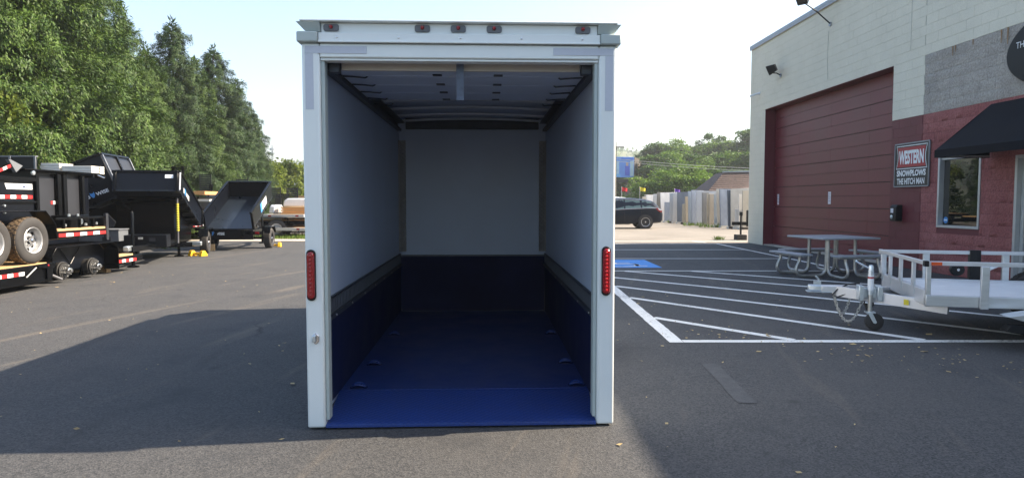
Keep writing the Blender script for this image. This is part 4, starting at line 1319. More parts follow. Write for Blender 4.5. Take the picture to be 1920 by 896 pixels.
# ================================================================== trailers on the left
def tape(parent, T, x0, x1, y, z0, z1, n, out, first=0):
    """alternating red and white reflective strips on the side at y"""
    for i in range(n):
        a, c = x0 + (x1 - x0) * i / n, x0 + (x1 - x0) * (i + 1) / n
        b = MB(T)
        b.box(a, c, min(y, y + out * 0.003), max(y, y + out * 0.003), z0, z1)
        b.build('reflective_tape', M['tapered'] if (i + first) % 2 == 0 else M['tapewhite'], parent)
def wolf_logo(parent, T, x, z, s, y, out, tcol='decalwhite'):
    """B, blue animal-head shield, WISE: painted on the side plane y (x to the reader's right = sgn)"""
    sg = -out
    def P(a, c):
        return Vector((x + sg * a * s, y + out * 0.004, z + c * s))
    def pl(pts, m, nm):
        b = MB(T)
        v = [P(a, c) for a, c in pts]
        b.add(v, [tuple(range(len(v)))])
        b.build(nm, M[m], parent)
    def letters(txt, a, wd):
        o0, o1 = P(a, 0), P(a + 1, 0)
        z1_ = P(a, 1)
        tp = T or (lambda p: p)
        A, X, Z = tp(o0), tp(o1) - tp(o0), tp(z1_) - tp(o0)
        text_obj(txt, wd * s, 0.62 * s, M[tcol], parent, A + Z * 0.02, X, Z, depth=0.001, offset=0.03)
    letters('B', 0.0, 0.55)
    pl([(0.70, 0.95), (0.86, 0.72), (1.24, 0.72), (1.40, 0.95), (1.45, 0.45), (1.28, 0.05), (1.05, -0.12), (0.82, 0.05), (0.65, 0.45)], 'decalblue', 'shield')
    letters('WISE', 1.6, 2.2)

def dump_trailer(name, label, hinge, yaw, W_, L_, h, tilt, zh, wx, wr, side_label=None, two_axle=False, tongue=1.6, ribs=0, group=None, logo=0.0, tailgate=True, prop=False, endpanels=False, toolbox=False, rear_text=False, cd=0.0, hoist=(0.72, 0.5)):
    o = thing(name, label, 'dump trailer', (hinge[0], hinge[1], 0), yaw, group)
    ca, sa = math.cos(R(tilt)), math.sin(R(tilt))
    T = lambda p: Vector((p.x * ca - p.z * sa, p.y, zh + p.x * sa + p.z * ca))
    K, X = M['blackpaint'], M['boxpaint']
    hw = W_ / 2
    # chassis
    for s in (-1, 1):
        b = MB(); b.box(-0.05, L_ + 0.1, s * hw * 0.55 - 0.035, s * hw * 0.55 + 0.035, zh - cd - 0.20, zh - cd - 0.05); b.build('chassis_rail', K, o, bevel=0.005)
        b = MB(); b.bar((L_ * 0.9, s * hw * 0.62, zh - cd - 0.13), (L_ + tongue, s * 0.05, zh - cd - 0.13), 0.06, 0.12); b.build('tongue_beam', K, o, bevel=0.005)
    for x in (0.05, wx, L_ * 0.6, L_ - 0.1):
        b = MB(); b.box(x - 0.03, x + 0.03, -hw * 0.55 + 0.036, hw * 0.55 - 0.036, zh - cd - 0.17, zh - cd - 0.07); b.build('cross_member', K, o)
    b = MB(); b.bar((L_ + tongue - 0.15, 0, zh - cd - 0.11), (L_ + tongue + 0.22, 0, zh - cd - 0.11), 0.11, 0.11); b.build('coupler', M['zinc'], o, bevel=0.015)
    b = MB(); b.lathe([(0.035, 0.05), (0.035, zh + 0.45), (0.02, zh + 0.48)], (L_ + tongue - 0.35, 0.0, 0), 'z', 12); b.lathe([(0.12, 0.0), (0.12, 0.03), (0.04, 0.05)], (L_ + tongue - 0.35, 0, 0), 'z', 14); b.build('jack', K, o)
    # axle(s), wheels and mudguards
    axs = (wx - wr * 1.1, wx + wr * 1.1) if two_axle else (wx,)
    for ax in axs:
        b = MB(); b.tube([(ax, -hw - 0.05, wr), (ax, hw + 0.05, wr)], 0.04, 8); b.build('axle', K, o)
        for s in (-1, 1):
            wheel(o, (ax, s * (hw + 0.17), wr), wr, 0.21, 'y', s, rim='blackrim', holes=0)
    for s in (-1, 1):
        b = MB(); f0, f1 = axs[0] - wr * 1.25, axs[-1] + wr * 1.25
        zt_ = wr * 2.18
        pr = [(f0, zt_ - 0.2), (f0 + 0.14, zt_), (f1 - 0.14, zt_), (f1, zt_ - 0.2), (f1 - 0.015, zt_ - 0.2), (f1 - 0.145, zt_ - 0.015), (f0 + 0.145, zt_ - 0.015), (f0 + 0.015, zt_ - 0.2)]
        ya, yb = sorted((s * (hw + 0.04), s * (hw + 0.30)))
        b.prism(pr, ya, yb); b.build('mudguard', K, o, bevel=0.006)
        b = MB(); ya, yb = sorted((s * (hw - 0.18), s * (hw + 0.30))); b.box(-0.06, 0.0, ya, yb, zh - 0.14, zh - 0.06); rl = b.build('tail_bar', K, o, bevel=0.004)
        b = MB(); b.box(-0.075, -0.061, s * (hw + 0.12) - 0.06, s * (hw + 0.12) + 0.06, zh - 0.125, zh - 0.075); b.build('tail_lamp', M['redlens'], rl, bevel=0.004)
    # tipping box
    b = MB(T); b.box(0.0, L_, -hw, hw, 0.0, 0.03); fl = b.build('box_floor', M['boxfloor'], o, bevel=0.004)
    for s in (-1, 1):
        b = MB(T); ya, yb = sorted((s * (hw - 0.03), s * hw))
        b.box(0.0, L_, ya, yb, 0.031, h); sd_ = b.build('box_side', X, o, bevel=0.004)
        b = MB(T); ya, yb = sorted((s * (hw - 0.045), s * (hw + 0.03))); b.box(-0.01, L_ + 0.01, ya, yb, h + 0.001, h + 0.06); b.build('top_rim', K, o, bevel=0.008)
        for q in range(ribs):
            x = L_ * (q + 0.5) / ribs
            b = MB(T); ya, yb = sorted((s * (hw + 0.001), s * (hw + 0.05))); b.box(x - 0.03, x + 0.03, ya, yb, 0.0, h); b.build('rib', X, sd_, bevel=0.004)
        b = MB(T); ya, yb = sorted((s * (hw + 0.001), s * (hw + 0.04))); b.box(-0.015, 0.05, ya, yb, 0.0, h); b.build('end_post', K, o, bevel=0.004)
    b = MB(T); b.box(L_ - 0.03, L_, -hw + 0.031, hw - 0.031, 0.031, h); bh = b.build('bulkhead', X, o, bevel=0.004)
    b = MB(T); b.box(L_ - 0.05, L_ + 0.03, -hw + 0.046, hw - 0.046, h + 0.001, h + 0.058); b.build('top_rim', K, o, bevel=0.008)
    for s in (-1, 1):
        for (ya, yb) in ((s * hw - 0.04 * s, s * hw - 0.085 * s),):
            ya, yb = sorted((ya, yb)); b = MB(T); b.box(L_ + 0.001, L_ + 0.045, ya, yb, 0.0, h); b.build('corner_post', M['skylitpost'] if endpanels else K, bh, bevel=0.004)
    for x in (0.4, 1.0, 1.6, 2.2, 2.8):
        if x < L_:
            b = MB(T); b.box(x - 0.03, x + 0.03, -hw, hw, -0.075, -0.001); b.build('floor_channel', K, fl, bevel=0.004)
    if endpanels:
        for s in (-1, 1):
            b = MB(T); ya, yb = sorted((s * 0.05, s * (hw - 0.12))); b.box(L_ + 0.001, L_ + 0.008, ya, yb, 0.08, h - 0.06); b.build('end_panel', M['panelgrey'], bh)
        b = MB(T); b.box(L_ + 0.001, L_ + 0.05, -0.035, 0.035, 0.0, h); b.build('corner_post', K, bh, bevel=0.004)
        b = MB(T); b.box(L_ + 0.009, L_ + 0.012, hw - 0.30, hw - 0.16, h * 0.5, h * 0.62); b.build('sticker', M['decalwhite'], bh)
    if rear_text:
        b = MB(); b.box(-0.035, -0.002, -hw, hw, zh - 0.30, zh - 0.01); tg = b.build('rear_plate', X, o, bevel=0.004)
        wolf_logo(tg, lambda p: Vector((-0.036 + p.y, -p.x, p.z)), -hw + 0.05, zh - 0.16, 0.13, 0.0, -1)
    for s in ((1,) if logo else ()):
        pass
    # hoist housing and side skirts below the box
    xs_ = [L_ * f * hoist[0] for f in (0.05, 0.4, 0.75, 1.0)]
    up = [T(Vector((x, 0, -0.09))) for x in xs_]
    b = MB(); b.prism([(p.x, p.z) for p in up] + [(xs_[-1] * 0.95, zh - cd - 0.04), (xs_[0], zh - cd - 0.04)], -hw * hoist[1], hw * hoist[1]); b.build('hoist_housing', K, o)
    # lifting cylinder and safety prop
    p1 = T(Vector((L_ * 0.62, 0, -0.06)))
    b = MB(); b.tube([(L_ * 0.35, 0, zh - 0.12), p1], 0.05, 10); b.build('lift_cylinder', K, o)
    b = MB(); b.tube([Vector((L_ * 0.35, 0, zh - 0.12)).lerp(p1, 0.45), p1], 0.033, 10); b.build('piston', M['chrome'], o)
    if prop:
        p2 = T(Vector((L_ * 0.88, hw * 0.84, -0.05)))
        p0 = Vector((p2.x + 0.02, hw * 0.84, zh - cd - 0.12))
        b = MB(); b.tube([p0, p2], 0.022, 8); pr_ = b.build('safety_prop', M['galvdark'], o)
        for q in range(12):
            t0 = 0.27 + q * 0.052
            b = MB(); b.tube([p0.lerp(p2, t0), p0.lerp(p2, t0 + 0.034)], 0.034, 8); b.build('yellow_coil', M['yellowprop'], pr_)
    if toolbox:
        b = MB(); b.box(L_ + 0.05, L_ + 0.50, -hw * 0.95, hw * 0.75, zh - cd - 0.16, zh - cd + 0.13); tb_ = b.build('pump_box', M['boxpaint'], o, bevel=0.012)
        b = MB(); b.box(L_ + 0.501, L_ + 0.51, -0.05, 0.05, zh - cd + 0.03, zh - cd + 0.08); b.build('latch', M['zinc'], tb_, bevel=0.003)
        b = MB(); b.box(L_ + 0.501, L_ + 0.506, hw * 0.25, hw * 0.42, zh - cd - 0.02, zh - cd + 0.06); b.build('sticker', M['panelgrey'], tb_)
    return o, T, hw
M['blackrim'] = mat('dark_rim', (0.05, 0.05, 0.055), rough=0.35, metal=0.4, var=0.2)
M['boxfloor'] = mat('worn_box_floor', (0.009, 0.013, 0.019), rough=0.30, col2=(0.014, 0.020, 0.029), scale=2.5, rvar=0.1, coat=0.1, spec=0.35)
M['skylitpost'] = mat('sky_lit_post', (0.16, 0.17, 0.19), rough=0.35, metal=0.3, var=0.1)  # black front posts painted paler grey for the sky light on them
M['galvdark'] = mat('dull_steel', (0.14, 0.14, 0.15), rough=0.5, metal=0.5, var=0.2)

# tall tipped box pointing towards the shop
oB, TB, hB = dump_trailer('dump_trailer', 'black dump trailer, tallest tipped box, two grey panels on its front', (-12.6, 17.0), math.atan2(0.16, 0.987), 1.75, 3.0, 1.10, 22, 0.45, 1.0, 0.33, two_axle=True, tongue=1.2, endpanels=True, hoist=(0.95, 0.95))
wolf_logo(oB, TB, 2.30, 0.20, 0.14, -hB, -1)
# tipped box with its front to the camera
oC, TC, hC = dump_trailer('dump_trailer', 'black dump trailer tipped up with yellow safety prop and dark front facing us', (-9.62, 19.0), math.atan2(-0.96, 0.28), 1.45, 3.25, 0.46, 17, 0.75, 0.55, 0.315, tongue=1.55, prop=True, toolbox=True, cd=0.2, hoist=(0.80, 0.66))
wolf_logo(oC, TC, 2.75, 0.12, 0.20, hC, 1)
b = MB(TC); b.box(3.251, 3.254, 0.40, 0.58, 0.33, 0.42); b.build('sticker', M['decalwhite'], oC)
tape(oC, lambda p: TC(Vector((p.y + 3.296, p.x, p.z))), hC + 0.005, hC + 0.035, 0.0, 0.02, 0.46, 1, 1, 1)
# tipped box seen from behind, open end to us
oD, TD, hD = dump_trailer('dump_trailer', 'black dump trailer tipped up with its open rear end facing us', (-8.37, 19.8), math.atan2(0.995, -0.1), 1.36, 2.5, 0.5, 23, 0.62, 1.1, 0.31, tongue=1.4, rear_text=True)
b = MB(TD); b.box(1.2, 1.75, -hD - 0.005, -hD - 0.001, 0.12, 0.36); b.build('sticker', M['decalwhite'], oD)
b = MB(TD); b.box(1.0, 1.2, -hD - 0.008, -hD - 0.001, 0.10, 0.38); b.build('sticker', M['decalblue'], oD)

def chock(px, py, yaw, label):
    x, y = ground(px, py)
    o = thing('wheel_chock', label, 'wheel chock', (x, y, 0), yaw, 'yellow chocks at the trailer wheels')
    for s in (-1, 1):
        b = MB(); b.prism([(-0.13, 0), (0.13, 0), (0.10, 0.06), (0.02, 0.15), (-0.06, 0.15), (-0.12, 0.05)], s * 0.17 - 0.05, s * 0.17 + 0.05); b.build('wedge', M['yellow'], o, bevel=0.012)
    b = MB(); b.box(-0.04, 0.04, -0.119, 0.119, 0.03, 0.09); b.build('bridge', M['yellow'], o, bevel=0.008)
chock(371, 480, R(75), 'yellow wheel chock before the wheel of the middle dump trailer')
chock(514, 463, R(100), 'yellow wheel chock beside the wheel of the rearward-facing dump trailer')
x, y = ground(395, 470)
o = thing('wood_block', 'small tan wood block behind the dump trailer wheel', 'wood block', (x, y, 0), 0.3)
b = MB(); b.box(-0.12, 0.12, -0.08, 0.08, 0, 0.10); b.box(-0.115, 0.118, -0.075, 0.078, 0.101, 0.19); b.build('block', M['wood'], o, bevel=0.006)

M['hubdark'] = mat('greasy_hub', (0.035, 0.034, 0.033), rough=0.5, metal=0.3, var=0.25)
# --- low flat trailer without wheels, at the left edge
def low_trailer():
    o = thing('flat_trailer', 'low black flat trailer with bare wheel hubs at left edge', 'trailer', (-8.9, 12.0, 0), R(90))
    K = M['blackpaint']
    for s in (-1, 1):
        b = MB(); ya, yb = sorted((s * 0.93, s * 1.0)); b.box(-5.0, -0.55, ya, yb, 0.10, 0.40); b.build('side_rail', K, o, bevel=0.008)
        b = MB(); ya, yb = sorted((s * 0.62, s * 0.69)); b.box(-0.549, 2.3, ya, yb, 0.16, 0.36); b.build('side_rail', K, o, bevel=0.008)
    for i in range(9):
        y0 = -0.92 + i * 0.2045
        x1 = -0.57 if abs(y0 + 0.1) > 0.6 else 2.0
        b = MB(); b.box(-5.0, x1, y0 + 0.004, y0 + 0.20, 0.372, 0.41); b.build('deck_plank', M['wood'], o, bevel=0.004)
    for x in (-4.5, -3.2, -2.0, -0.9):
        b = MB(); b.box(x, x + 0.07, -0.929, 0.929, 0.20, 0.37); b.build('cross_member', K, o)
    tape(o, None, -2.2, -1.22, -1.0, 0.255, 0.315, 8, -1)
    b = MB(); b.prism([(-0.98, 0.40), (-0.50, 0.42), (-0.53, 0.345), (-0.60, 0.33), (-0.62, 0.14), (-0.74, 0.14), (-0.75, 0.33), (-0.92, 0.345)], -1.045, -1.001); b.build('ramp_hanger', K, o, bevel=0.006)
    b = MB(); b.lathe([(0.018, -1.046), (0.015, -1.056), (0.0001, -1.06)], (-0.72, 0, 0.375), 'y', 10); b.build('marker_lamp', M['redlens'], o)
    b = MB(); b.tube([(-0.97, -1.02, 0.36), (-1.22, -1.03, 0.22)], 0.012, 7); b.build('pin', M['galv'], o)
    b = MB(); b.tube([(-0.58, -1.0, 0.19), (-0.42, -1.06, 0.10)], 0.025, 8); b.build('stub', M['galvdark'], o)
    for s in (-1, 1):
        # box mudguard: roof, sloping ends, back plate
        b = MB()
        top = [(-0.55, 0.16), (-0.55, 0.52), (-0.42, 0.66), (1.22, 0.66), (1.40, 0.52), (1.40, 0.10)]
        inn = [(-0.535, 0.16), (-0.535, 0.515), (-0.414, 0.645), (1.214, 0.645), (1.385, 0.515), (1.385, 0.10)]
        ya, yb = sorted((s * 0.70, s * 1.0))
        b.prism(top + inn[::-1], ya, yb); b.build('mudguard', K, o, bevel=0.004)
        b = MB(); ya, yb = sorted((s * 0.695, s * 0.71)); b.prism([(-0.53, 0.2), (-0.53, 0.5), (-0.41, 0.64), (1.21, 0.64), (1.38, 0.5), (1.38, 0.2)], ya, yb); b.build('mudguard_back', M['boxpaint'], o)
        for x in (-0.07, 0.78):
            b = MB()
            y0 = s * 0.80
            b.lathe([(0.02, y0 - s * 0.10), (0.14, y0 - s * 0.09), (0.14, y0 + s * 0.02), (0.165, y0 + s * 0.025), (0.165, y0 + s * 0.05), (0.15, y0 + s * 0.055), (0.15, y0 + s * 0.085), (0.06, y0 + s * 0.09)], (x, 0, 0.215), 'y', 24)
            hb = b.build('hub', M['hubdark'], o)
            b = MB(); b.lathe([(0.055, y0 + s * 0.091), (0.05, y0 + s * 0.17), (0.032, y0 + s * 0.175), (0.032, y0 + s * 0.215), (0.0001, y0 + s * 0.22)], (x, 0, 0.215), 'y', 14); b.build('hub_cap', M['chrome'], hb)
            for i in range(6):
                a = 2 * math.pi * i / 6 + 0.3
                b = MB(); b.lathe([(0.012, y0 + s * 0.086), (0.012, y0 + s * 0.15), (0.0001, y0 + s * 0.153)], (x + 0.095 * math.cos(a), 0, 0.215 + 0.095 * math.sin(a)), 'y', 6); b.build('stud', M['galv'], hb)
            b = MB(); b.tube([(x, s * 0.1, 0.215), (x, y0, 0.215)], 0.035, 8); b.build('axle', K, o)
            b = MB(); b.bar((x - 0.16, s * 0.72, 0.05), (x - 0.1, s * 0.72, 0.22), 0.03, 0.08); b.build('spring_hanger', K, o)
        b = MB(); b.tube([(0.05, s * 0.725, 0.60), (0.33, s * 0.725, 0.30), (0.62, s * 0.725, 0.62)], 0.008, 6); b.build('brace', K, o)
    b = MB(); b.box(-0.5, 2.0, -0.615, 0.615, 0.14, 0.20); b.build('belly_plate', K, o)
    b = MB(); b.box(1.41, 2.35, -0.95, -0.70, 0.20, 0.33); b.build('front_deck_edge', K, o, bevel=0.006)
    b = MB(); b.box(1.42, 2.0, -0.94, -0.71, 0.331, 0.365); b.build('deck_plank', M['wood'], o, bevel=0.004)
    tape(o, None, 1.45, 2.1, -0.95, 0.21, 0.27, 5, -1)
    b = MB(); b.bar((2.0, -0.62, 0.24), (3.2, -0.05, 0.26), 0.07, 0.12); b.bar((2.0, 0.62, 0.24), (3.2, 0.05, 0.26), 0.07, 0.12); b.build('tongue', K, o, bevel=0.005)
    # timbers it rests on
    for x in (-4.2, -1.4, 1.7):
        b = MB(); b.box(x - 0.08, x + 0.08, -0.6, 0.6, 0.0, 0.099 if x < 0 else 0.139); b.build('support_timber', M['wood'], o, bevel=0.005)
low_trailer()
# --- dump trailer standing on the low trailer's deck
def upper_trailer():
    Z = 0.412
    o = thing('dump_trailer', 'black dump trailer with big silver wheels standing on the low flat trailer', 'dump trailer', (-8.95, 11.0, Z), R(90))
    K, X = M['blackpaint'], M['boxpaint']
    zz = lambda z: z - Z
    for x in (0.12, -0.74):
        for s in (-1, 1):
            wheel(o, (x, s * 0.86, 0.392), 0.385, 0.25, 'y', s, dusty=True, holes=8, n=36)
    for s in (-1, 1):
        ya, yb = sorted((s * 0.70, s * 1.0))
        top = [(-1.6, 1.02 - Z), (-1.42, 1.30 - Z), (0.42, 1.30 - Z), (0.66, 1.06 - Z), (0.68, 0.83 - Z)]
        inn = [(-1.58, 1.02 - Z), (-1.41, 1.28 - Z), (0.41, 1.28 - Z), (0.64, 1.05 - Z), (0.66, 0.83 - Z)]
        b = MB(); b.prism(top + inn[::-1], ya, yb); b.build('mudguard', K, o, bevel=0.006)
        b = MB(); ya, yb = sorted((s * 0.40, s * 0.47)); b.box(-3.5, 2.1, ya, yb, 0.75 - Z, 0.93 - Z); b.build('chassis_rail', K, o, bevel=0.006)
    for x in (0.12, -0.74):
        b = MB(); b.tube([(x, -0.8, 0.392), (x, 0.8, 0.392)], 0.045, 8); b.build('axle', K, o)
    # front deck with tape, plank and low railing
    b = MB(); b.box(0.70, 2.2, -0.98, 0.98, 0.80 - Z, 0.925 - Z); b.build('front_deck', K, o, bevel=0.006)
    b = MB(); b.box(0.72, 2.1, -0.975, -0.70, 0.926 - Z, 0.965 - Z); b.build('deck_plank', M['wood'], o, bevel=0.005)
    tape(o, None, 0.74, 2.1, -0.98, 0.825 - Z, 0.885 - Z, 7, -1)
    b = MB(); b.box(0.7, 2.16, -0.97, -0.93, 1.13 - Z, 1.17 - Z); b.build('railing', K, o, bevel=0.004)
    for x in (0.9, 1.35, 1.75):
        b = MB(); b.box(x, x + 0.04, -0.965, -0.925, 0.966 - Z, 1.129 - Z); b.build('railing_post', K, o)
    b = MB(); b.box(2.12, 2.20, -0.985, -0.93, 0.70 - Z, 1.22 - Z); b.build('stake', M['panelgrey'], o, bevel=0.004)
    for (x, z, s) in ((1.15, 1.2, 0.05), (1.4, 1.2, 0.04), (1.62, 1.02, 0.05), (1.95, 1.03, 0.04), (1.05, 1.02, 0.035)):
        b = MB(); b.lathe([(s * 0.5, -0.02), (s * 0.5, 0.02), (0.0001, 0.03)], (x, -0.90, z - Z), 'z', 8); b.build('fitting', M['zinc'], o)
    b = MB(); b.box(1.25, 1.8, -0.85, -0.5, 0.966 - Z, 1.20 - Z); b.build('battery_box', K, o, bevel=0.01)
    b = MB(); b.lathe([(0.055, -0.851), (0.055, -0.865), (0.0001, -0.868)], (1.55, 0, 1.08 - Z), 'y', 14); b.build('gauge', M['zinc'], o)
    # tipping box, lower rear part
    b = MB(); b.box(-3.0, 0.84, -0.50, 1.0, 0.935 - Z, 1.86 - Z); bx_ = b.build('box_side', X, o, bevel=0.01)
    b = MB(); b.box(-3.0, 0.86, -0.54, -0.501, 1.80 - Z, 1.875 - Z); b.build('top_rim', K, o, bevel=0.006)
    b = MB(); b.box(-3.0, 0.86, -0.53, -0.501, 1.42 - Z, 1.46 - Z); b.build('side_band', K, o, bevel=0.004)
    tape(o, None, -0.5, 0.80, -0.50, 1.50 - Z, 1.56 - Z, 10, -1, 1)
    b = MB(); b.prism([(0.20, 1.66), (0.80, 1.66), (0.80, 1.755), (0.16, 1.755)], -0.505, -0.5015); b2 = b.build('sticker', M['decalwhite'], o); b2.location.z = -Z
    t = text_obj('HITCH MAN', 0.52, 0.06, M['decalnavy'], o, (0.25, -0.506, 1.675 - Z), (1, 0, 0), (0, 0, 1), depth=0.001, offset=0.02)
    for z in (1.38, 1.27):
        b = MB(); b.lathe([(0.025, -0.501), (0.02, -0.53), (0.0001, -0.535)], (0.12, 0, z - Z), 'y', 8); b.build('bolt', M['zinc'], o)
    # tall front part with two bays
    b = MB(); b.box(0.86, 2.2, -0.46, 1.0, 0.96 - Z, 1.99 - Z); fr = b.build('front_box', X, o, bevel=0.006)
    for (x0, x1) in ((0.86, 0.93), (1.42, 1.52), (1.58, 1.68), (2.13, 2.2)):
        b = MB(); b.box(x0, x1, -0.54, -0.461, 0.96 - Z, 1.96 - Z); b.build('post', K, fr, bevel=0.006)
    for (x0, x1) in ((0.95, 1.40), (1.70, 2.11)):
        b = MB(); b.box(x0, x1, -0.475, -0.4615, 1.02 - Z, 1.90 - Z); b.build('bay_panel', M['panelgrey'], fr)
    b = MB(); b.box(0.50, 2.55, -0.62, 1.0, 1.992 - Z, 2.02 - Z); b.build('tarp_shelf', K, o, bevel=0.006)
    b = MB(); b.box(1.36, 1.50, -0.4785, -0.4755, 1.40 - Z, 1.46 - Z); b.build('sticker', M['decalwhite'], fr)
    b = MB(); b.box(1.30, 1.36, -0.4788, -0.4757, 1.40 - Z, 1.46 - Z); b.build('sticker', M['tapered'], fr)
    b = MB(); b.tube([(2.5, -0.6, 1.98 - Z), (2.7, -0.62, 1.93 - Z)], 0.015, 6); b.build('tarp_handle', M['chrome'], o)
    # folded ramp leaning on the box
    b = MB(); b.bar((-0.15, -0.52, 1.90 - Z), (0.28, -0.52, 2.06 - Z), 0.05, 0.06); b.build('arm', K, o, bevel=0.004)
    for q in range(4):
        b = MB(); x = -0.10 + q * 0.09; b.bar((x, -0.549, 1.9185 + q * 0.0335 - Z), (x + 0.085, -0.549, 1.9185 + (q + 0.95) * 0.0335 - Z), 0.004, 0.05); b.build('reflective_tape', M['tapered'] if q % 2 else M['tapewhite'], o)
    b = MB(); b.prism([(0.20, 2.15 - Z), (0.26, 2.15 - Z), (0.52, 2.06 - Z), (0.36, 1.94 - Z)], -0.56, -0.5); b.build('foot_plate', M['toolgrey'], o, bevel=0.004)
    b = MB(); b.lathe([(0.04, -0.57), (0.04, -0.60), (0.0001, -0.61)], (0.72, 0, 1.95 - Z), 'y', 10); b.build('tarp_knob', M['zinc'], o)
upper_trailer()
# --- dump trailer behind it with pale lumber on top
def rear_trailer():
    o = thing('dump_trailer', 'black dump trailer carrying pale lumber behind the stacked trailers', 'dump trailer', (-10.7, 14.6, 0), 0.0)
    K, X = M['blackpaint'], M['boxpaint']
    b = MB(); b.box(-2.2, 1.0, -0.85, 0.75, 0.55, 2.02); bd = b.build('box_body', X, o, bevel=0.01)
    b = MB(); b.box(-0.02, 0.95, -0.86, -0.80, 2.021, 2.36); b.build('raised_panel', M['boxpaint'], o, bevel=0.004)
    for x in (-0.03, 0.42, 0.93):
        b = MB(); b.box(x, x + 0.04, -0.885, -0.861, 1.9, 2.375); b.build('panel_post', M['toolgrey'], o, bevel=0.003)
    b = MB(); b.box(-0.03, 0.97, -0.87, -0.80, 2.361, 2.385); b.build('top_rim', M['toolgrey'], o, bevel=0.003)
    for y in (-0.72, -0.35):
        b = MB(); b.bar((1.0, y, 1.985), (2.05, y, 1.985), 0.06, 0.07); b.build('lumber_arm', K, o)
    for s in (-1, 1):
        wheel(o, (-1.0, s * 0.95, 0.38), 0.38, 0.22, 'y', s)
    b = MB(); b.box(-2.2, 1.9, -0.5, -0.42, 0.40, 0.549); b.box(-2.2, 1.4, 0.3, 0.38, 0.40, 0.549); b.build('chassis_rail', K, o)
rear_trailer()
for k, (x0, ln, lab) in enumerate(((-9.74, 0.40, 'short stack of pale lumber on the rear dump trailer beside its raised panel'), (-9.30, 0.62, 'long stack of pale lumber sloping away over the rear dump trailer'))):
    o = thing('lumber_stack', lab, 'lumber', (x0, 14.35, 2.025), 0.0, 'pale lumber on the rear dump trailer')
    for lv in range(4 if k == 0 else 3):
        for j in range(3):
            b = MB(); z0 = lv * 0.055 + (0.0 if k == 0 else 0.0); b.box(0.0 + 0.02 * (lv % 2), ln - 0.015 * (j % 2), -0.5 + j * 0.15, -0.36 + j * 0.15, z0 + 0.001, z0 + 0.05); b.build('board', M['lumberwhite'], o, bevel=0.003)
# --- grey toolbox and caution plate in front of the tall tipped box
o = thing('tool_box', 'grey steel tool box on the ground before the tall tipped trailer', 'tool box', (-9.35, 15.25, 0), R(8))
b = MB(); b.box(-0.6, 0.45, -0.25, 0.25, 0.55, 0.80); b.build('body', M['toolgrey'], o, bevel=0.012)
b = MB(); b.box(-0.62, 0.47, -0.27, 0.27, 0.801, 0.83); b.build('lid', M['toolgrey'], o, bevel=0.01)
b = MB(); b.box(0.1, 0.28, -0.262, -0.2505, 0.57, 0.66); b.build('hasp', M['panelgrey'], o, bevel=0.004)
for x in (-0.5, 0.3):
    b = MB(); b.box(x, x + 0.08, -0.2, 0.2, 0.0, 0.549); b.build('leg', M['blackpaint'], o)
b = MB(); b.prism([(-0.12, 0.86), (0.12, 0.86), (0.17, 0.98), (0.02, 1.14)], 0.285, 0.30); b.build('plate', M['panelgrey'], o, bevel=0.003)
# --- parked equipment trailer between and behind the tipped boxes, with standing ramps
def equip_trailer(name, label, loc, yaw, ramps, boards, L_=4.5, tl=0.12):
    o = thing(name, label, 'trailer', loc, yaw)
    K = M['blackpaint']
    for s in (-1, 1):
        b = MB(); ya, yb = sorted((s * 0.95, s * 1.02)); b.box(0, L_, ya, yb, 0.50, 0.68); b.build('side_rail', K, o, bevel=0.006)
        for x in (L_ * 0.42, L_ * 0.42 + 0.85):
            wheel(o, (x, s * 1.17, 0.37), 0.37, 0.22, 'y', s, holes=0)
        ya, yb = sorted((s * 1.03, s * 1.30)); b = MB(); b.prism([(L_ * 0.42 - 0.5, 0.6), (L_ * 0.42 - 0.4, 0.82), (L_ * 0.42 + 1.25, 0.82), (L_ * 0.42 + 1.35, 0.6), (L_ * 0.42 + 1.33, 0.6), (L_ * 0.42 + 1.24, 0.80), (L_ * 0.42 - 0.39, 0.80), (L_ * 0.42 - 0.48, 0.6)], ya, yb); b.build('mudguard', K, o)
        tape(o, None, 0.2, 1.6, s * 1.02, 0.56, 0.62, 8, s)
    for i in range(9):
        b = MB(); y0 = -0.94 + i * 0.209; b.box(0.02, L_ - 0.02, y0 + 0.004, y0 + 0.205, 0.681, 0.72); b.build('deck_plank', M['wood'], o)
    b = MB(); b.bar((L_, -0.9, 0.55), (L_ + 1.3, -0.05, 0.5), 0.07, 0.13); b.bar((L_, 0.9, 0.55), (L_ + 1.3, 0.05, 0.5), 0.07, 0.13); b.build('tongue', K, o)
    for (y, lean, hh) in ramps:
        rp = MB()
        p0, p1 = Vector((0.05, y, 0.73)), Vector((0.05 + lean, y + tl, 0.73 + hh))
        for dy in (-0.16, 0.16):
            rp.bar(p0 + Vector((0, dy, 0)), p1 + Vector((0, dy, 0)), 0.05, 0.09, (0, 1, 0))
        n = int(hh / 0.17)
        for i in range(n):
            c = p0.lerp(p1, (i + 0.6) / n)
            rp.bar(c + Vector((0, -0.16, 0)), c + Vector((0, 0.16, 0)), 0.05, 0.035)
        rp.build('ramp', K, o)
    for (x, y, z, lx, ly, lz, m) in boards:
        b = MB(); b.box(x, x + lx, y, y + ly, z, z + lz); b.build('board' if m.startswith('wood') else 'box', M[m], o, bevel=0.006)
    return o
equip_trailer('equipment_trailer', 'black equipment trailer with four standing ladder ramps beyond the tipped boxes', (-12.3, 23.4, 0), R(94), ((0.60, -0.1, 2.0), (0.20, -0.1, 2.0), (-0.20, -0.1, 1.95), (-0.52, -0.1, 1.95)), ((1.0, -0.94, 0.73, 1.4, 1.0, 0.9, 'boxpaint'), (0.6, -1.3, 1.70, 1.3, 0.40, 0.12, 'woodorange'), (0.5, -1.5, 1.45, 1.0, 0.9, 0.08, 'lumberwhite')), tl=-0.14)
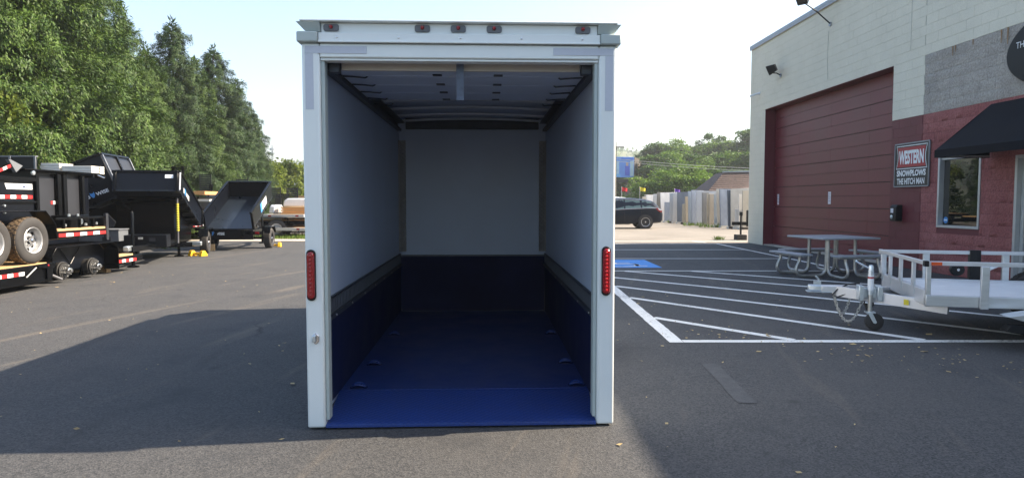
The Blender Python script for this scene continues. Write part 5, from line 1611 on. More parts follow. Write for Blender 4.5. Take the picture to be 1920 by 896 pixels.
equip_trailer('equipment_trailer', 'black equipment trailer with grey box standing behind the rearward-facing dump trailer', (-12.3, 27.2, 0), R(12), ((-0.8, 0.2, 1.4),), ((0.1, -0.9, 0.73, 0.8, 1.2, 1.05, 'toolgrey'), (1.0, -0.95, 0.73, 1.9, 0.5, 0.09, 'lumberwhite')))
# grey ramp gates standing in the yard behind
for k, (px_, lab) in enumerate(((387, 'grey mesh ramp gate standing above the trailers, leftmost of the row'), (456, 'grey mesh ramp gate, second of the row'), (470, 'grey mesh ramp gate, third of the row'), (485, 'grey mesh ramp gate, fourth of the row'), (517, 'grey mesh ramp gate beside the tipped trailer rim'), (549, 'grey mesh ramp gate, rightmost before the white trailer'))):
    Y = 31.0
    X = (px_ - 960) * Y / FPX
    o = thing('ramp_gate', lab, 'ramp gate', (X, Y, 0), R(10), 'ramp gates standing in the yard')
    top = 2.72 if px_ < 400 else (2.5 - 0.12 * (k - 1) if k < 4 else 2.1)
    for xx in (-0.26, 0.22):
        b = MB(); b.box(xx, xx + 0.04, -0.02, 0.02, 0, top); b.build('upright', M['panelgrey'], o)
    n = 12
    for i in range(n):
        b = MB(); z = top - 1.0 + i * 1.0 / n; b.box(-0.219, 0.219, -0.015, 0.015, z, z + 0.062); b.build('bar', M['panelgrey'], o)
# --- stacked light trailers at the far end
def light_trailer(name, label, loc, yaw, z, m):
    o = thing(name, label, 'trailer', (loc[0], loc[1], z), yaw, 'light trailers stacked behind the tipped boxes')
    for s in (-1, 1):
        b = MB(); ya, yb = sorted((s * 0.78, s * 0.84)); b.box(0, 3.2, ya, yb, 0.30, 0.42); b.build('side_rail', M[m], o, bevel=0.006)
        b = MB(); ya, yb = sorted((s * 0.86, s * 1.08)); b.prism([(1.1, 0.45), (1.2, 0.72), (1.35, 0.80), (1.9, 0.80), (2.05, 0.72), (2.15, 0.45)], ya, yb); b.build('mudguard', M[m], o, bevel=0.03)
        b = MB(); ya, yb = sorted((s * 0.5, s * 0.62)); b.box(-0.012, -0.001, ya, yb, 0.33, 0.39); b.build('tail_lamp', M['redlens'], o)
    b = MB(); b.box(-0.001, 0.06, -0.779, 0.779, 0.30, 0.42); b.build('rear_rail', M[m], o, bevel=0.006)
    for i in range(6):
        b = MB(); y0 = -0.775 + i * 0.2585; b.box(0.06, 3.2, y0 + 0.003, y0 + 0.255, 0.385, 0.415); b.build('deck_plank', M['wood'], o)
    b = MB(); b.bar((3.2, 0, 0.34), (4.3, 0, 0.34), 0.08, 0.1); b.build('tongue', M[m], o)
    if z < 0.2:
        for s in (-1, 1):
            wheel(o, (1.62, s * 0.97, 0.30), 0.30, 0.18, 'y', s, holes=0)
    return o
light_trailer('light_trailer', 'silver utility trailer at the bottom of the far stack', (-9.0, 26.4), R(85), 0.0, 'aluwhite')
light_trailer('light_trailer', 'silver utility trailer at the top of the far stack', (-9.1, 26.6), R(86), 0.52, 'aluwhite')
for (x, yy, h_) in ((-8.7, 27.4, 0.30), (-7.7, 27.6, 0.30), (-8.6, 29.0, 0.30), (-7.8, 29.2, 0.30)):
    pass
o = thing('plywood_sheets', 'stack of orange plywood sheets on the far trailer stack', 'plywood', (-9.1, 27.6, 0.94), R(5))
for i in range(5):
    b = MB(); b.box(-0.35 + 0.05 * (i % 2), 1.0, -0.3, 1.8, 0.06 * i, 0.06 * i + 0.05); b.build('sheet', M['woodorange'] if i % 2 else M['wood'], o, bevel=0.004)
o = thing('equipment_cover', 'white rounded machine cover on the far trailer stack', 'machine cover', (-8.95, 27.8, 1.245), R(5))
b = MB(); b.prism([(-0.5, 0), (-0.46, 0.25), (-0.3, 0.34), (0.4, 0.34), (0.55, 0.2), (0.58, 0)], -0.2, 0.5); b.build('shell', M['decalwhite'], o, bevel=0.05)
equip_trailer('equipment_trailer', 'flat trailer with orange boards seen only mirrored in the shop window', (-11.6, 40.5, 0), R(88), (), ((0.8, -0.95, 0.73, 2.4, 0.3, 0.4, 'woodorange'), (1.2, -0.95, 1.15, 2.0, 0.4, 0.12, 'woodorange')))
equip_trailer('equipment_trailer', 'black trailer with four pale standing ramps at the far yard end', (-11.2, 32.2, 0), R(4), ((-0.9, 0.1, 1.1), (-0.3, 0.1, 1.1), (0.3, 0.1, 1.1), (0.9, 0.1, 1.1)), ((1.1, -0.9, 0.75, 2.4, 0.3, 0.5, 'woodorange'), (1.0, -0.95, 1.6, 2.8, 0.1, 0.12, 'wood')))
# ================================================================== cars in the far lot
def suv(name, label, loc, yaw, paint, simple=False):
    o = thing(name, label, 'car', loc, yaw)
    # stations: x (0 = rear bumper .. 4.68 nose), z bottom, z belt, z roof, half widths bottom / belt / roof
    S = [(0.00, 0.42, 0.80, 0.86, 0.70, 0.74, 0.66), (0.10, 0.33, 1.02, 1.06, 0.84, 0.86, 0.72), (0.30, 0.30, 1.10, 1.30, 0.89, 0.91, 0.66),
         (0.55, 0.28, 1.10, 1.48, 0.91, 0.93, 0.64), (0.95, 0.27, 1.09, 1.58, 0.92, 0.935, 0.62), (1.60, 0.27, 1.06, 1.635, 0.92, 0.935, 0.62),
         (2.20, 0.27, 1.03, 1.64, 0.92, 0.935, 0.62), (2.70, 0.27, 1.01, 1.58, 0.92, 0.93, 0.60), (3.10, 0.27, 0.99, 1.42, 0.92, 0.92, 0.62),
         (3.50, 0.28, 0.97, 1.13, 0.92, 0.91, 0.72), (3.75, 0.29, 0.95, 1.00, 0.91, 0.90, 0.76), (4.20, 0.30, 0.86, 0.90, 0.88, 0.86, 0.72), (4.55, 0.34, 0.68, 0.74, 0.78, 0.76, 0.62), (4.68, 0.42, 0.58, 0.62, 0.60, 0.58, 0.50)]
    b = MB(); V, F = [], []
    for (x, zb, zl, zr, wb, wl, wr_) in S:
        half = [(wb * 0.80, zb), (wb * 0.97, zb + 0.06), (wb * 1.0, zb + (zl - zb) * 0.45), (wl, zl - 0.06), (wl * 0.97, zl), ((wl + wr_) / 2 * 0.985, (zl + zr) / 2), (wr_ * 1.03, zr - 0.05), (wr_ * 0.80, zr), (0.0, zr + 0.015)]
        ring = [(x, -y, z) for y, z in half] + [(x, y, z) for y, z in half[-2::-1]]
        V += ring
    n = 17
    for i in range(len(S) - 1):
        for j in range(n - 1):
            F.append((i * n + j, i * n + j + 1, (i + 1) * n + j + 1, (i + 1) * n + j))
        F.append((i * n + n - 1, i * n, (i + 1) * n, (i + 1) * n + n - 1))
    F.append(tuple(range(n))); F.append(tuple((len(S) - 1) * n + j for j in range(n - 1, -1, -1)))
    b.add(V, F)
    body = b.build('body', M[paint], o, smooth=50)
    # side glass, chrome line, door seams, wheels
    def side_pt(x, t, s, off=0.006):
        """point on the upper side between belt (t=0) and roof edge (t=1)"""
        for a, c in zip(S[:-1], S[1:]):
            if a[0] <= x <= c[0]:
                f = (x - a[0]) / (c[0] - a[0]); break
        q = [a[k] + (c[k] - a[k]) * f for k in range(7)]
        y = q[5] * 0.97 + (q[6] * 1.03 - q[5] * 0.97) * t
        ym = (q[5] + q[6]) / 2 * 0.985
        y = (q[5] * 0.97 * (1 - t) + q[6] * 1.03 * t) if False else (q[5] * 0.97 + (ym - q[5] * 0.97) * min(1, 2 * t) if t < 0.5 else ym + (q[6] * 1.03 - ym) * (2 * t - 1))
        z = q[2] + (q[3] - 0.05 - q[2]) * t
        return Vector((x, s * (y + off), z))
    for s in (-1, 1):
        for (x0, x1, sl0, sl1) in ((0.42, 1.12, 0.38, 0.0), (1.20, 2.02, 0.04, 0.0), (2.10, 3.02, 0.0, 0.30)):
            b = MB()
            k = 6
            V, F = [], []
            for i in range(k + 1):
                x = x0 + (x1 - x0) * i / k
                for t in (0.06, 0.5, 0.93):
                    xx = x
                    if i == 0:
                        xx = x0 + sl0 * t
                    if i == k:
                        xx = x1 - sl1 * t
                    V.append(side_pt(max(0.32, xx), t, s))
            for i in range(k):
                for j in range(2):
                    F.append((i * 3 + j, (i + 1) * 3 + j, (i + 1) * 3 + j + 1, i * 3 + j + 1))
            b.add(V, F); b.build('side_window', M['autoglass'], body, smooth=60)
        b = MB(); b.tube([side_pt(x, 0.02, s, 0.012) for x in np.linspace(0.36, 3.3, 16)], 0.014, 6); b.build('chrome_line', M['chrome'], body)
        b = MB(); b.tube([side_pt(x, 0.97, s, 0.012) for x in np.linspace(0.62, 2.7, 14)], 0.013, 6); b.build('chrome_line', M['chrome'], body)
        for x in (1.14, 2.05, 3.05):
            b = MB(); b.bar((x, s * 0.9285, 0.40), (x + 0.03, s * 0.9285, 0.98), 0.012, 0.008, (0, 1, 0)); b.build('door_seam', M['plasticblack'], body)
        for x in (1.28, 2.18):
            b = MB(); b.tube([(x, s * 0.935, 0.90), (x + 0.03, s * 0.965, 0.905), (x + 0.17, s * 0.965, 0.91), (x + 0.20, s * 0.935, 0.91)], 0.014, 6); b.build('door_handle', M[paint], body)
        for x in (0.95, 3.70):
            b = MB(); b.lathe([(0.40, s * 0.50), (0.405, s * 0.929)], (x, 0, 0.37), 'y', 28); b.build('wheel_arch', M['rubber'], body)
            wheel(o, (x, s * 0.835, 0.36), 0.36, 0.225, 'y', s, rim='carrim', holes=5, rimfrac=0.66)
        # wrap-round tail lamp
        b = MB(); b.prism([(0.055, 0.93), (0.16, 1.07), (0.42, 1.10), (0.30, 0.96), (0.12, 0.86)], s * 0.855 - 0.075 * (1 if s > 0 else -1) * 0, s * 0.915); b.build('tail_lamp', M['redlens'], body, bevel=0.01)
        b = MB(); b.prism([(0.10, 0.97), (0.16, 1.065), (0.30, 1.08), (0.22, 0.99)], s * 0.9155, s * 0.919); b.build('lamp_clear_band', M['decalwhite'], body)
        b = MB(); b.prism([(4.20, 0.62), (4.55, 0.60), (4.40, 0.76), (4.1, 0.82)], s * 0.70, s * 0.84); b.build('head_lamp', M['decalwhite'], body, bevel=0.01)
    b = MB(); b.add([(0.16, -0.60, 1.12), (0.16, 0.60, 1.12), (0.475, 0.52, 1.45), (0.475, -0.52, 1.45)], [(0, 1, 2, 3)]); b.build('rear_window', M['autoglass'], body)
    b = MB(); b.add([(3.46, -0.66, 1.165), (3.46, 0.66, 1.165), (2.80, 0.54, 1.575), (2.80, -0.54, 1.575)], [(0, 1, 2, 3)]); b.build('windscreen', M['autoglass'], body)
    b = MB(); b.box(-0.02, 0.05, -0.62, 0.62, 0.42, 0.56); b.build('rear_bumper', M['plasticblack'], body, bevel=0.02)
    b = MB(); b.box(1.45, 3.2, -0.925, -0.90, 0.27, 0.33); b.box(1.45, 3.2, 0.90, 0.925, 0.27, 0.33); b.build('sill_trim', M['plasticblack'], body)
    return o
M['carrim'] = mat('bright_alloy', (0.66, 0.66, 0.66), rough=0.35, metal=0.2, var=0.05)
M['carblack'] = mat('dark_metallic_paint', (0.006, 0.010, 0.019), rough=0.2, var=0.1, spec=0.22)
M['carsilver'] = mat('pale_car_paint', (0.55, 0.54, 0.50), rough=0.3, metal=0.3, var=0.05, coat=0.6)
suv('parked_car', 'dark blue-black estate car parked in the far lot', (8.08, 36.6, 0), R(180), 'carblack')
suv('parked_car', 'pale silver car mostly hidden behind the dark car', (8.3, 43.5, 0.12), R(174), 'carsilver')
# ================================================================== stone slabs on racks
cols = [((0.46, 0.46, 0.46), (0.56, 0.56, 0.56)), ((0.17, 0.20, 0.26), (0.24, 0.28, 0.34)), ((0.36, 0.38, 0.40), (0.46, 0.48, 0.50)), ((0.07, 0.09, 0.12), (0.11, 0.13, 0.16)), ((0.33, 0.30, 0.24), (0.42, 0.38, 0.31)), ((0.26, 0.31, 0.36), (0.36, 0.41, 0.46)), ((0.62, 0.60, 0.56), (0.70, 0.68, 0.64)), ((0.22, 0.19, 0.15), (0.32, 0.28, 0.22)), ((0.45, 0.42, 0.36), (0.54, 0.51, 0.45)), ((0.12, 0.12, 0.12), (0.2, 0.2, 0.2))]
SM = [mat('stone_slab_finish', a, rough=0.45, col2=c, scale=3.5, stretch=(1, 1, 0.5), rvar=0.15) for a, c in cols]
names = ['white', 'slate blue', 'pale grey', 'charcoal', 'sandy tan', 'blue grey', 'cream white', 'brown', 'beige', 'black']
# (pixel of left foot, material, width, height, lean)
slabs = [(1204, 4, 2.4, 1.75), (1213, 0, 1.6, 1.8), (1224, 6, 1.8, 1.9), (1231, 7, 0.5, 1.95), (1240, 0, 2.6, 2.0), (1246, 1, 2.0, 1.3), (1256, 2, 1.4, 1.95), (1262, 0, 1.1, 1.95), (1270, 3, 2.0, 2.0), (1279, 4, 0.9, 1.2), (1286, 7, 0.7, 1.6), (1291, 5, 1.1, 2.0), (1298, 1, 0.9, 2.0), (1306, 0, 1.4, 2.0), (1317, 9, 0.5, 1.85), (1325, 4, 0.5, 1.8), (1330, 7, 1.2, 1.75), (1340, 5, 0.9, 1.7), (1345, 8, 1.0, 2.05), (1352, 1, 1.6, 2.0), (1366, 3, 1.0, 1.95), (1371, 8, 1.3, 2.05), (1378, 0, 0.7, 1.0), (1386, 6, 0.55, 1.7), (1393, 4, 0.7, 1.9)]
used = {}
for k, (px_, mi, wd, hh) in enumerate(slabs):
    t = (px_ - 1204) / (1393 - 1204)
    Y = 50.5 * (1 - t) ** 1.25 + 34.6 * (1 - (1 - t) ** 1.25)
    X = (px_ - 960) * Y / FPX
    used[mi] = used.get(mi, 0) + 1
    ordw = ('', 'second ', 'third ', 'fourth ', 'fifth ', 'sixth ')[used[mi] - 1]
    hgt = 'low' if hh < 1.4 else ('tall' if hh > 1.9 else 'upright')
    o = thing('stone_slab', f'{hgt} {names[mi]} stone slab on the rack, {ordw or "first "}{names[mi]} one from the left', 'stone slab', (X, Y, 0.12), R(8 + rnd.uniform(-6, 6)), 'stone slabs standing in the far lot')
    b = MB()
    lean = 0.10 + rnd.uniform(-0.03, 0.05)
    th = 0.05 + 0.05 * rnd.random()
    j = [rnd.uniform(-0.06, 0.06) for _ in range(4)]
    b.hexa([(0, 0, 0), (wd, 0, 0), (wd, th, 0), (0, th, 0), (0.02 + abs(j[0]), lean * hh, hh + j[1]), (wd - abs(j[2]), lean * hh, hh + j[3] * 0.6), (wd - abs(j[2]), lean * hh + th, hh + j[3] * 0.6), (0.02 + abs(j[0]), lean * hh + th, hh + j[1])])
    b.build('slab', SM[mi], o, bevel=0.006)
    b = MB(); b.box(0.0, wd, 0.0, 0.30, -0.12, -0.002); b.bar((wd * 0.7, 0.55, -0.11), (wd * 0.7, lean * hh * 0.9 + th + 0.04, hh * 0.85), 0.06, 0.06); b.build('rack_foot', M['lumberwhite'] if k % 3 else M['bark'], o)
# concrete wall closing the yard behind the slabs
o = thing('yard_wall', 'low pale block wall behind the row of stone slabs', 'wall', (12.6, 53.5, 0), R(-1))
for i in range(8):
    b = MB(); b.box(-2.0 + i * 1.5, -0.51 + i * 1.5, 0, 0.2, 0.0, 2.0 + 0.05 * (i % 3)); b.build('wall_panel', M['concrete'], o, bevel=0.02)
# flags
for (px_, py_, col, lab) in ((1165, 350, (0.55, 0.02, 0.03), 'small red flag on a pole beyond the dark car'), (1199, 350, (0.65, 0.52, 0.03), 'small yellow flag on a pole beyond the dark car'), (1264, 353, (0.14, 0.06, 0.36), 'small purple flag on a pole above the stone slabs')):
    Y = 54.0
    X = (px_ - 960) * Y / FPX
    top = H + (378 - py_) / FPX * Y
    o = thing('flag', lab, 'flag', (X, Y, 0), 0.0, 'flags over the slab yard')
    b = MB(); b.tube([(0, 0, 0), (0, 0, top)], 0.025, 6); b.build('pole', M['galv'], o)
    b = MB(); V, F = [], []
    for i in range(9):
        for j in range(4):
            V.append((0.03 + 0.055 * i, 0.06 * math.sin(i * 0.9 + j * 0.3), top - 0.05 - 0.11 * j * (1 - 0.03 * i) - 0.012 * i))
    for i in range(8):
        for j in range(3):
            F.append((i * 4 + j, (i + 1) * 4 + j, (i + 1) * 4 + j + 1, i * 4 + j + 1))
    b.add(V, F); b.build('cloth', mat('flag_cloth', col, rough=0.8, var=0.1), o, smooth=60)
# brown-roofed building
M['shingle'] = mat('brown_shingle', (0.085, 0.058, 0.050), rough=0.9, col2=(0.125, 0.088, 0.075), scale=1.4, pos=True, fine=0.3, bscale=5, stretch=(1, 1, 3))
o = thing('brown_roof_building', 'low building with steep brown shingle roof behind the slabs', 'building', (17.0, 57.5, 0), R(-2))
b = MB(); b.box(0.6, 22, 0.5, 5.5, 0, 2.3); b.build('wall', M['cream'], o)
rf = MB(); rf.hexa([(-0.2, 0, 2.3), (23, 0, 2.3), (23, 6, 2.3), (-0.2, 6, 2.3), (1.6, 1.8, 4.0), (21, 1.8, 4.3), (21, 4.5, 4.3), (1.6, 4.5, 4.0)]); rfo = rf.build('roof', M['shingle'], o)
b = MB(); b.bar((1.5, 1.75, 4.06), (21, 1.75, 4.37), 0.15, 0.12); b.build('roof_edge', M['coping'], rfo)
for r_i in range(9):                       # shingle courses
    t = (r_i + 0.5) / 9.5
    b = MB(); z = 2.3 + 1.7 * t; b.bar((-0.2 + 1.8 * t - 0.02, 1.8 * t - 0.03, z), (23 - 2 * t, 1.8 * t - 0.03, z + 0.3 * t), 0.02, 0.05); b.build('shingle_course', M['shingle'], rfo)
for x in (1.5, 4.0, 7.0):
    b = MB(); b.box(x, x + 1.2, 0.47, 0.499, 0.9, 2.0); b.build('window', M['glass'], o)
# billboard
def billboard():
    Y = 100.0
    o = thing('billboard', 'roadside billboard with blue poster on a steel column', 'billboard', (17.4, 100.0, 0), R(9))
    b = MB(); b.tube([(0, 0, -0.1), (0, 0, 4.3)], 0.5, 14); b.build('column', mat('rusty_column', (0.14, 0.09, 0.075), rough=0.7, var=0.2), o)
    b = MB(); b.box(-5.2, 1.9, -0.5, -0.1, 4.3, 4.75); b.build('catwalk', M['panelgrey'], o)
    b = MB(); b.box(-6.4, 0.5, -0.9, -0.7, 5.0, 8.0); pn = b.build('poster_panel', mat('poster_blue', (0.10, 0.24, 0.62), rough=0.6, var=0.1, scale=0.8), o, bevel=0.02)
    for (x0, x1, z0, z1, c) in ((-6.2, -1.8, 5.5, 7.4, (0.30, 0.46, 0.62)), (-3.9, -1.6, 5.1, 5.5, (0.12, 0.38, 0.70)), (-1.5, 0.4, 7.5, 7.9, (0.05, 0.16, 0.55)), (-0.9, -0.2, 5.3, 6.7, (0.06, 0.10, 0.48)), (-0.75, -0.4, 6.7, 7.2, (0.42, 0.30, 0.26)), (-0.1, 0.42, 5.2, 7.4, (0.34, 0.46, 0.55))):
        b = MB(); b.box(x0, x1, -0.925, -0.905, z0, z1); b.build('print_block', mat('poster_print', c, rough=0.6, var=0.15, scale=1.2), pn)
    Rm = Matrix.Rotation(R(60), 4, 'Z')
    b = MB(lambda p: Rm @ p + Vector((0.75, -0.4, 0))); b.box(0.0, 6.0, 0.0, 0.25, 5.0, 8.0); b.build('back_panel', M['bark'], o)
    b = MB(lambda p: Rm @ p + Vector((0.75, -0.4, 0))); b.box(6.001, 6.2, -0.3, 0.5, 5.0, 8.1); b.build('panel_edge', M['concrete'], o)
    b = MB()
    for z in (4.6, 5.6, 6.6, 7.6):
        b.bar((-6, -0.65, z), (0.6, -0.65, z), 0.1, 0.1)
    b.build('stringer', M['bark'], o)
billboard()
# utility pole, wires
o = thing('utility_pole', 'brown wooden utility pole beside the billboard', 'utility pole', ((1153 - 960) * 72 / FPX, 72.0, 0))
b = MB(); b.tube([(0, 0, 0), (0, 0, 7.8)], 0.14, 10, r1=0.1); b.build('pole', M['bark'], o)
b = MB(); b.box(-0.9, 0.9, -0.06, 0.06, 7.2, 7.32); b.build('cross_arm', M['bark'], o)
for k, (z0, z1, lab) in enumerate(((6.0, 5.2, 'upper grey utility wire crossing before the hillside trees'), (5.75, 4.9, 'lower grey utility wire crossing before the hillside trees'))):
    x0 = (1153 - 960) * 72 / FPX
    b = MB(); b.tube([(x0 + 30 * t, 72.0 - 4 * t - 0.05, z0 + (z1 - z0) * t - 0.7 * math.sin(math.pi * t)) for t in [i / 16 for i in range(17)]], 0.022, 5)
    tag(b.build('utility_wire', M['galv']), lab, 'wire', 'utility wires over the slab yard')
b = MB(); b.tube([(x0 - 95 * t, 72.0 - 2 * t, 6.6 + 2.2 * t - 1.4 * math.sin(math.pi * t)) for t in [i / 24 for i in range(25)]], 0.022, 5)
tag(b.build('utility_wire', M['galv']), 'thin wire crossing the sky left of the white box trailer', 'wire')
# radio mast
o = thing('radio_mast', 'slim radio mast on the far left skyline', 'mast', ((513 - 960) * 330 / FPX, 330.0, 0))
b = MB()
for q in range(3):
    a = 2 * math.pi * q / 3
    b.tube([(0.5 * math.cos(a), 0.5 * math.sin(a), 0), (0.25 * math.cos(a), 0.25 * math.sin(a), 29.0)], 0.13, 5)
b.build('lattice', M['coping'], o)
for z in (24.5, 26.5):
    b = MB(); b.lathe([(1.3, z), (1.3, z + 1.1)], (0, 0, 0), 'z', 8); b.build('antenna_ring', M['coping'], o)
b = MB(); b.tube([(0, 0, 29), (0, 0, 33)], 0.1, 5); b.build('antenna', M['coping'], o)
# trailer tongue on a block at the building's far corner
o = thing('trailer_tongue', 'black trailer tongue with jack on a block past the building corner', 'trailer tongue', (8.7, 25.4, 0))
b = MB(); b.box(-0.20, 0.18, -0.18, 0.18, 0.0, 0.20); b.build('block', mat('dark_block', (0.05, 0.048, 0.045), rough=0.9, var=0.2), o, bevel=0.01)
b = MB(); b.tube([(0.0, 0, 0.201), (0.0, 0, 1.0)], 0.035, 10); b.build('jack', M['plasticblack'], o)
b = MB(); b.bar((-0.32, 0.02, 0.62), (1.5, 0.4, 0.60), 0.1, 0.13); b.build('tongue_beam', M['plasticblack'], o, bevel=0.01)
b = MB(); b.box(-0.05, 0.05, -0.05, 0.05, 0.92, 1.06); b.box(0.28, 0.42, 0.1, 0.25, 0.5, 1.12); b.build('crank_head', M['plasticblack'], o, bevel=0.01)
# ================================================================== vegetation
M['spruce'] = leaf_mat('spruce_needles', (0.008, 0.032, 0.009), (0.084, 0.142, 0.018), scale=2.4, trans=0.10, island=0.35)
M['spruce2'] = leaf_mat('dark_spruce_needles', (0.009, 0.030, 0.011), (0.050, 0.092, 0.020), scale=2.0, trans=0.10, island=0.4)
M['leaf'] = leaf_mat('broad_leaf', (0.066, 0.138, 0.020), (0.130, 0.212, 0.036), scale=0.35, trans=0.3, island=0.35)
M['leaf2'] = leaf_mat('dark_broad_leaf', (0.036, 0.085, 0.018), (0.074, 0.136, 0.030), scale=0.3, trans=0.3, island=0.35)
M['leafbright'] = leaf_mat('bright_leaf', (0.11, 0.16, 0.025), (0.17, 0.21, 0.04), scale=0.9, trans=0.35, island=0.3)
M['grass'] = leaf_mat('grass_blade', (0.075, 0.13, 0.018), (0.13, 0.20, 0.035), scale=1.2, trans=0.25, island=0.3)

def kites(c, d, s, wd, rg, face=None):
    """kite-shaped sprays: centre c, direction d, length s, width ratio wd"""
    n = len(c)
    a = rg.normal(size=(n, 3)) if face is None else face
    side = np.cross(d, a)
    side /= np.linalg.norm(side, axis=1)[:, None] + 1e-9
    L_ = (d * s[:, None])
    Wd = side * (s * wd)[:, None]
    return np.stack([c, c + L_ * 0.45 + Wd * 0.5, c + L_, c + L_ * 0.4 - Wd * 0.5], axis=1)

def spruce_crown(seed, h, r, nb=165, twigs=52, drape=30, m='spruce', pw=0.58):
    """whorled branches that sag, each hung with curtains of short needle sprays"""
    rg = np.random.default_rng(seed)
    quads = []
    for i in range(nb):
        f = ((i + rg.random()) / nb) ** 0.85
        z = h * (0.03 + 0.95 * f)
        ln = (r * (1 - f) ** pw * (0.52 + 0.70 * rg.random()) + 0.12) * (1.0 if rg.random() > 0.12 else 1.22)
        az = i * 2.39996 + rg.normal() * 0.4
        o = np.array([math.cos(az), math.sin(az), 0.0])
        pr = np.array([-o[1], o[0], 0.0])
        nt_ = max(5, int(twigs * (ln / r)))
        t = 0.12 + 0.88 * rg.random(nt_) ** 0.65
        lat = rg.normal(size=nt_) * 0.13 * ln * (1.1 - 0.7 * t)
        c0 = o * (ln * t)[:, None] + pr * lat[:, None]
        c0[:, 2] += z + ln * (0.18 * t - 0.52 * t * t + 0.20 * t ** 4) - np.abs(lat) * 0.25
        # a curtain of sprays below every twig
        L0 = (0.20 + 0.95 * rg.random(nt_) ** 1.6) * (1.0 - 0.45 * f)
        u = rg.random((nt_, drape))
        k = nt_ * drape
        c = np.repeat(c0, drape, 0)
        c[:, 2] -= (u * L0[:, None]).reshape(-1)
        c += rg.normal(size=(k, 3)) * np.array([0.055, 0.055, 0.03])
        c += o * (0.10 * u.reshape(-1))[:, None]
        d = o * 0.40 + rg.normal(size=(k, 3)) * 0.36
        d[:, 2] -= 0.85
        d /= np.linalg.norm(d, axis=1)[:, None]
        s = 0.05 + 0.08 * rg.random(k)
        quads.append(kites(c, d, s, np.full(k, 0.30), rg, face=o * 1.0 + np.array([0, 0, 0.25]) + rg.normal(size=(k, 3)) * 0.38))
        # needles along the branch itself
        k = nt_ * 4
        c = np.repeat(c0, 4, 0) + rg.normal(size=(k, 3)) * 0.07
        d = o * 0.9 + pr * rg.normal(size=k)[:, None] * 0.6 + rg.normal(size=(k, 3)) * 0.3
        d /= np.linalg.norm(d, axis=1)[:, None]
        quads.append(kites(c, d, 0.07 + 0.09 * rg.random(k), np.full(k, 0.26), rg))
    k = 60
    c = np.stack([rg.normal(size=k) * 0.10, rg.normal(size=k) * 0.10, h * (0.93 + 0.07 * rg.random(k))], 1)
    d = np.stack([rg.normal(size=k) * 0.5, rg.normal(size=k) * 0.5, 0.8 + 0 * c[:, 2]], 1)
    d /= np.linalg.norm(d, axis=1)[:, None]
    quads.append(kites(c, d, 0.25 + 0.15 * rg.random(k), np.full(k, 0.25), rg))
    V = np.concatenate(quads)
    return quad_mesh('crown', V, M[m])
def trunk_mesh(h, r0, seed, limbs=0, spread=2.0):
    rr = random.Random(seed)
    b = MB()
    b.tube([(0.05 * math.sin(i * 1.3) * (i > 0), 0.05 * math.cos(i * 1.7) * (i > 0), h * i / 8 - (0.15 if i == 0 else 0)) for i in range(9)], r0, 9, r1=r0 * 0.12)
    for k in range(limbs):
        z = h * rr.uniform(0.3, 0.75)
        a = rr.uniform(0, 6.28)
        ln = spread * rr.uniform(0.5, 1.0)
        p0 = Vector((0, 0, z))
        b.tube([p0, p0 + Vector((math.cos(a) * ln * 0.5, math.sin(a) * ln * 0.5, ln * 0.35)), p0 + Vector((math.cos(a) * ln, math.sin(a) * ln, ln * 0.55))], r0 * 0.35, 6, r1=r0 * 0.08)
    return b.mesh('trunk', M['bark'])
def plant(name, label, cat, loc, sc_, rz, crown, trunk, group):
    o = thing(name, label, cat, loc, rz, group)
    o.scale = sc_
    for nm, me in (('trunk', trunk), ('crown', crown)):
        c = bpy.data.objects.new(nm, me)
        C.objects.link(c)
        c.parent = o
    return o
SP = [spruce_crown(1, 12, 2.9), spruce_crown(2, 12, 2.6), spruce_crown(3, 12, 2.7, m='spruce2', nb=215, pw=0.48), spruce_crown(4, 12, 3.1)]
ST = trunk_mesh(11.5, 0.19, 5)
# row of spruces along the left edge of the yard, near to far: (pixel x, distance, height, variant, spread)
row = [(-150, 17.5, 13.5, 0, 1.0), (-40, 19.0, 13.8, 3, 1.05), (60, 20.5, 14.2, 1, 1.12), (118, 23.0, 13.0, 3, 0.95), (182, 25.5, 9.6, 0, 0.85), (240, 27.0, 9.1, 1, 1.0), (280, 30.0, 8.4, 3, 0.95), (333, 32.0, 10.0, 2, 0.92), (372, 34.0, 8.6, 0, 0.9), (407, 37.0, 9.9, 2, 1.0), (447, 40.5, 8.7, 2, 0.98), (478, 44.5, 7.4, 2, 0.95), (20, 26.0, 13.5, 2, 1.1), (90, 29.0, 14.2, 0, 1.1), (165, 33.0, 11.0, 2, 0.9), (300, 38.0, 9.4, 1, 1.1), (640, 55.0, 10.0, 2, 1.0), (632, 64.0, 10.5, 1, 1.0), (690, 50.0, 9.5, 0, 1.0)]
sl_ = ['tall spruce at the far left edge, partly outside the view', 'tall drooping spruce at the left edge behind the stacked trailers', 'tallest broad spruce, its top cut by the frame', 'tall spruce next right of the tallest one', 'spruce right of the tall pair, sloping top', 'pointed spruce with sparse tip above the tall tipped trailer', 'short bushy spruce in the dip of the tree line', 'dark spruce with a feathery round top, middle of the row', 'smaller spruce tucked between two dark spruces', 'dark spruce with smooth dense top, second last of the row', 'dark spruce near the right end of the row', 'small dark spruce at the right end of the row', 'dark spruce filling behind the leftmost trees', 'tall spruce standing behind the first row at left', 'dark spruce standing behind the dip of the tree line', 'spruce standing behind the middle of the row', 'spruce hidden behind the white box trailer, nearer left', 'spruce hidden behind the white box trailer, farthest back', 'spruce hidden behind the white box trailer, nearest the shop']
for k, (px_, Y, hh, v, spd) in enumerate(row):
    X = (px_ - 960) * Y / FPX
    s = hh / 12
    plant('spruce_tree', sl_[k], 'tree', (X, Y, -0.02), (s * spd * 1.12, s * spd * 1.12, s), k * 1.7, SP[v], ST, 'spruces along the left edge of the yard')

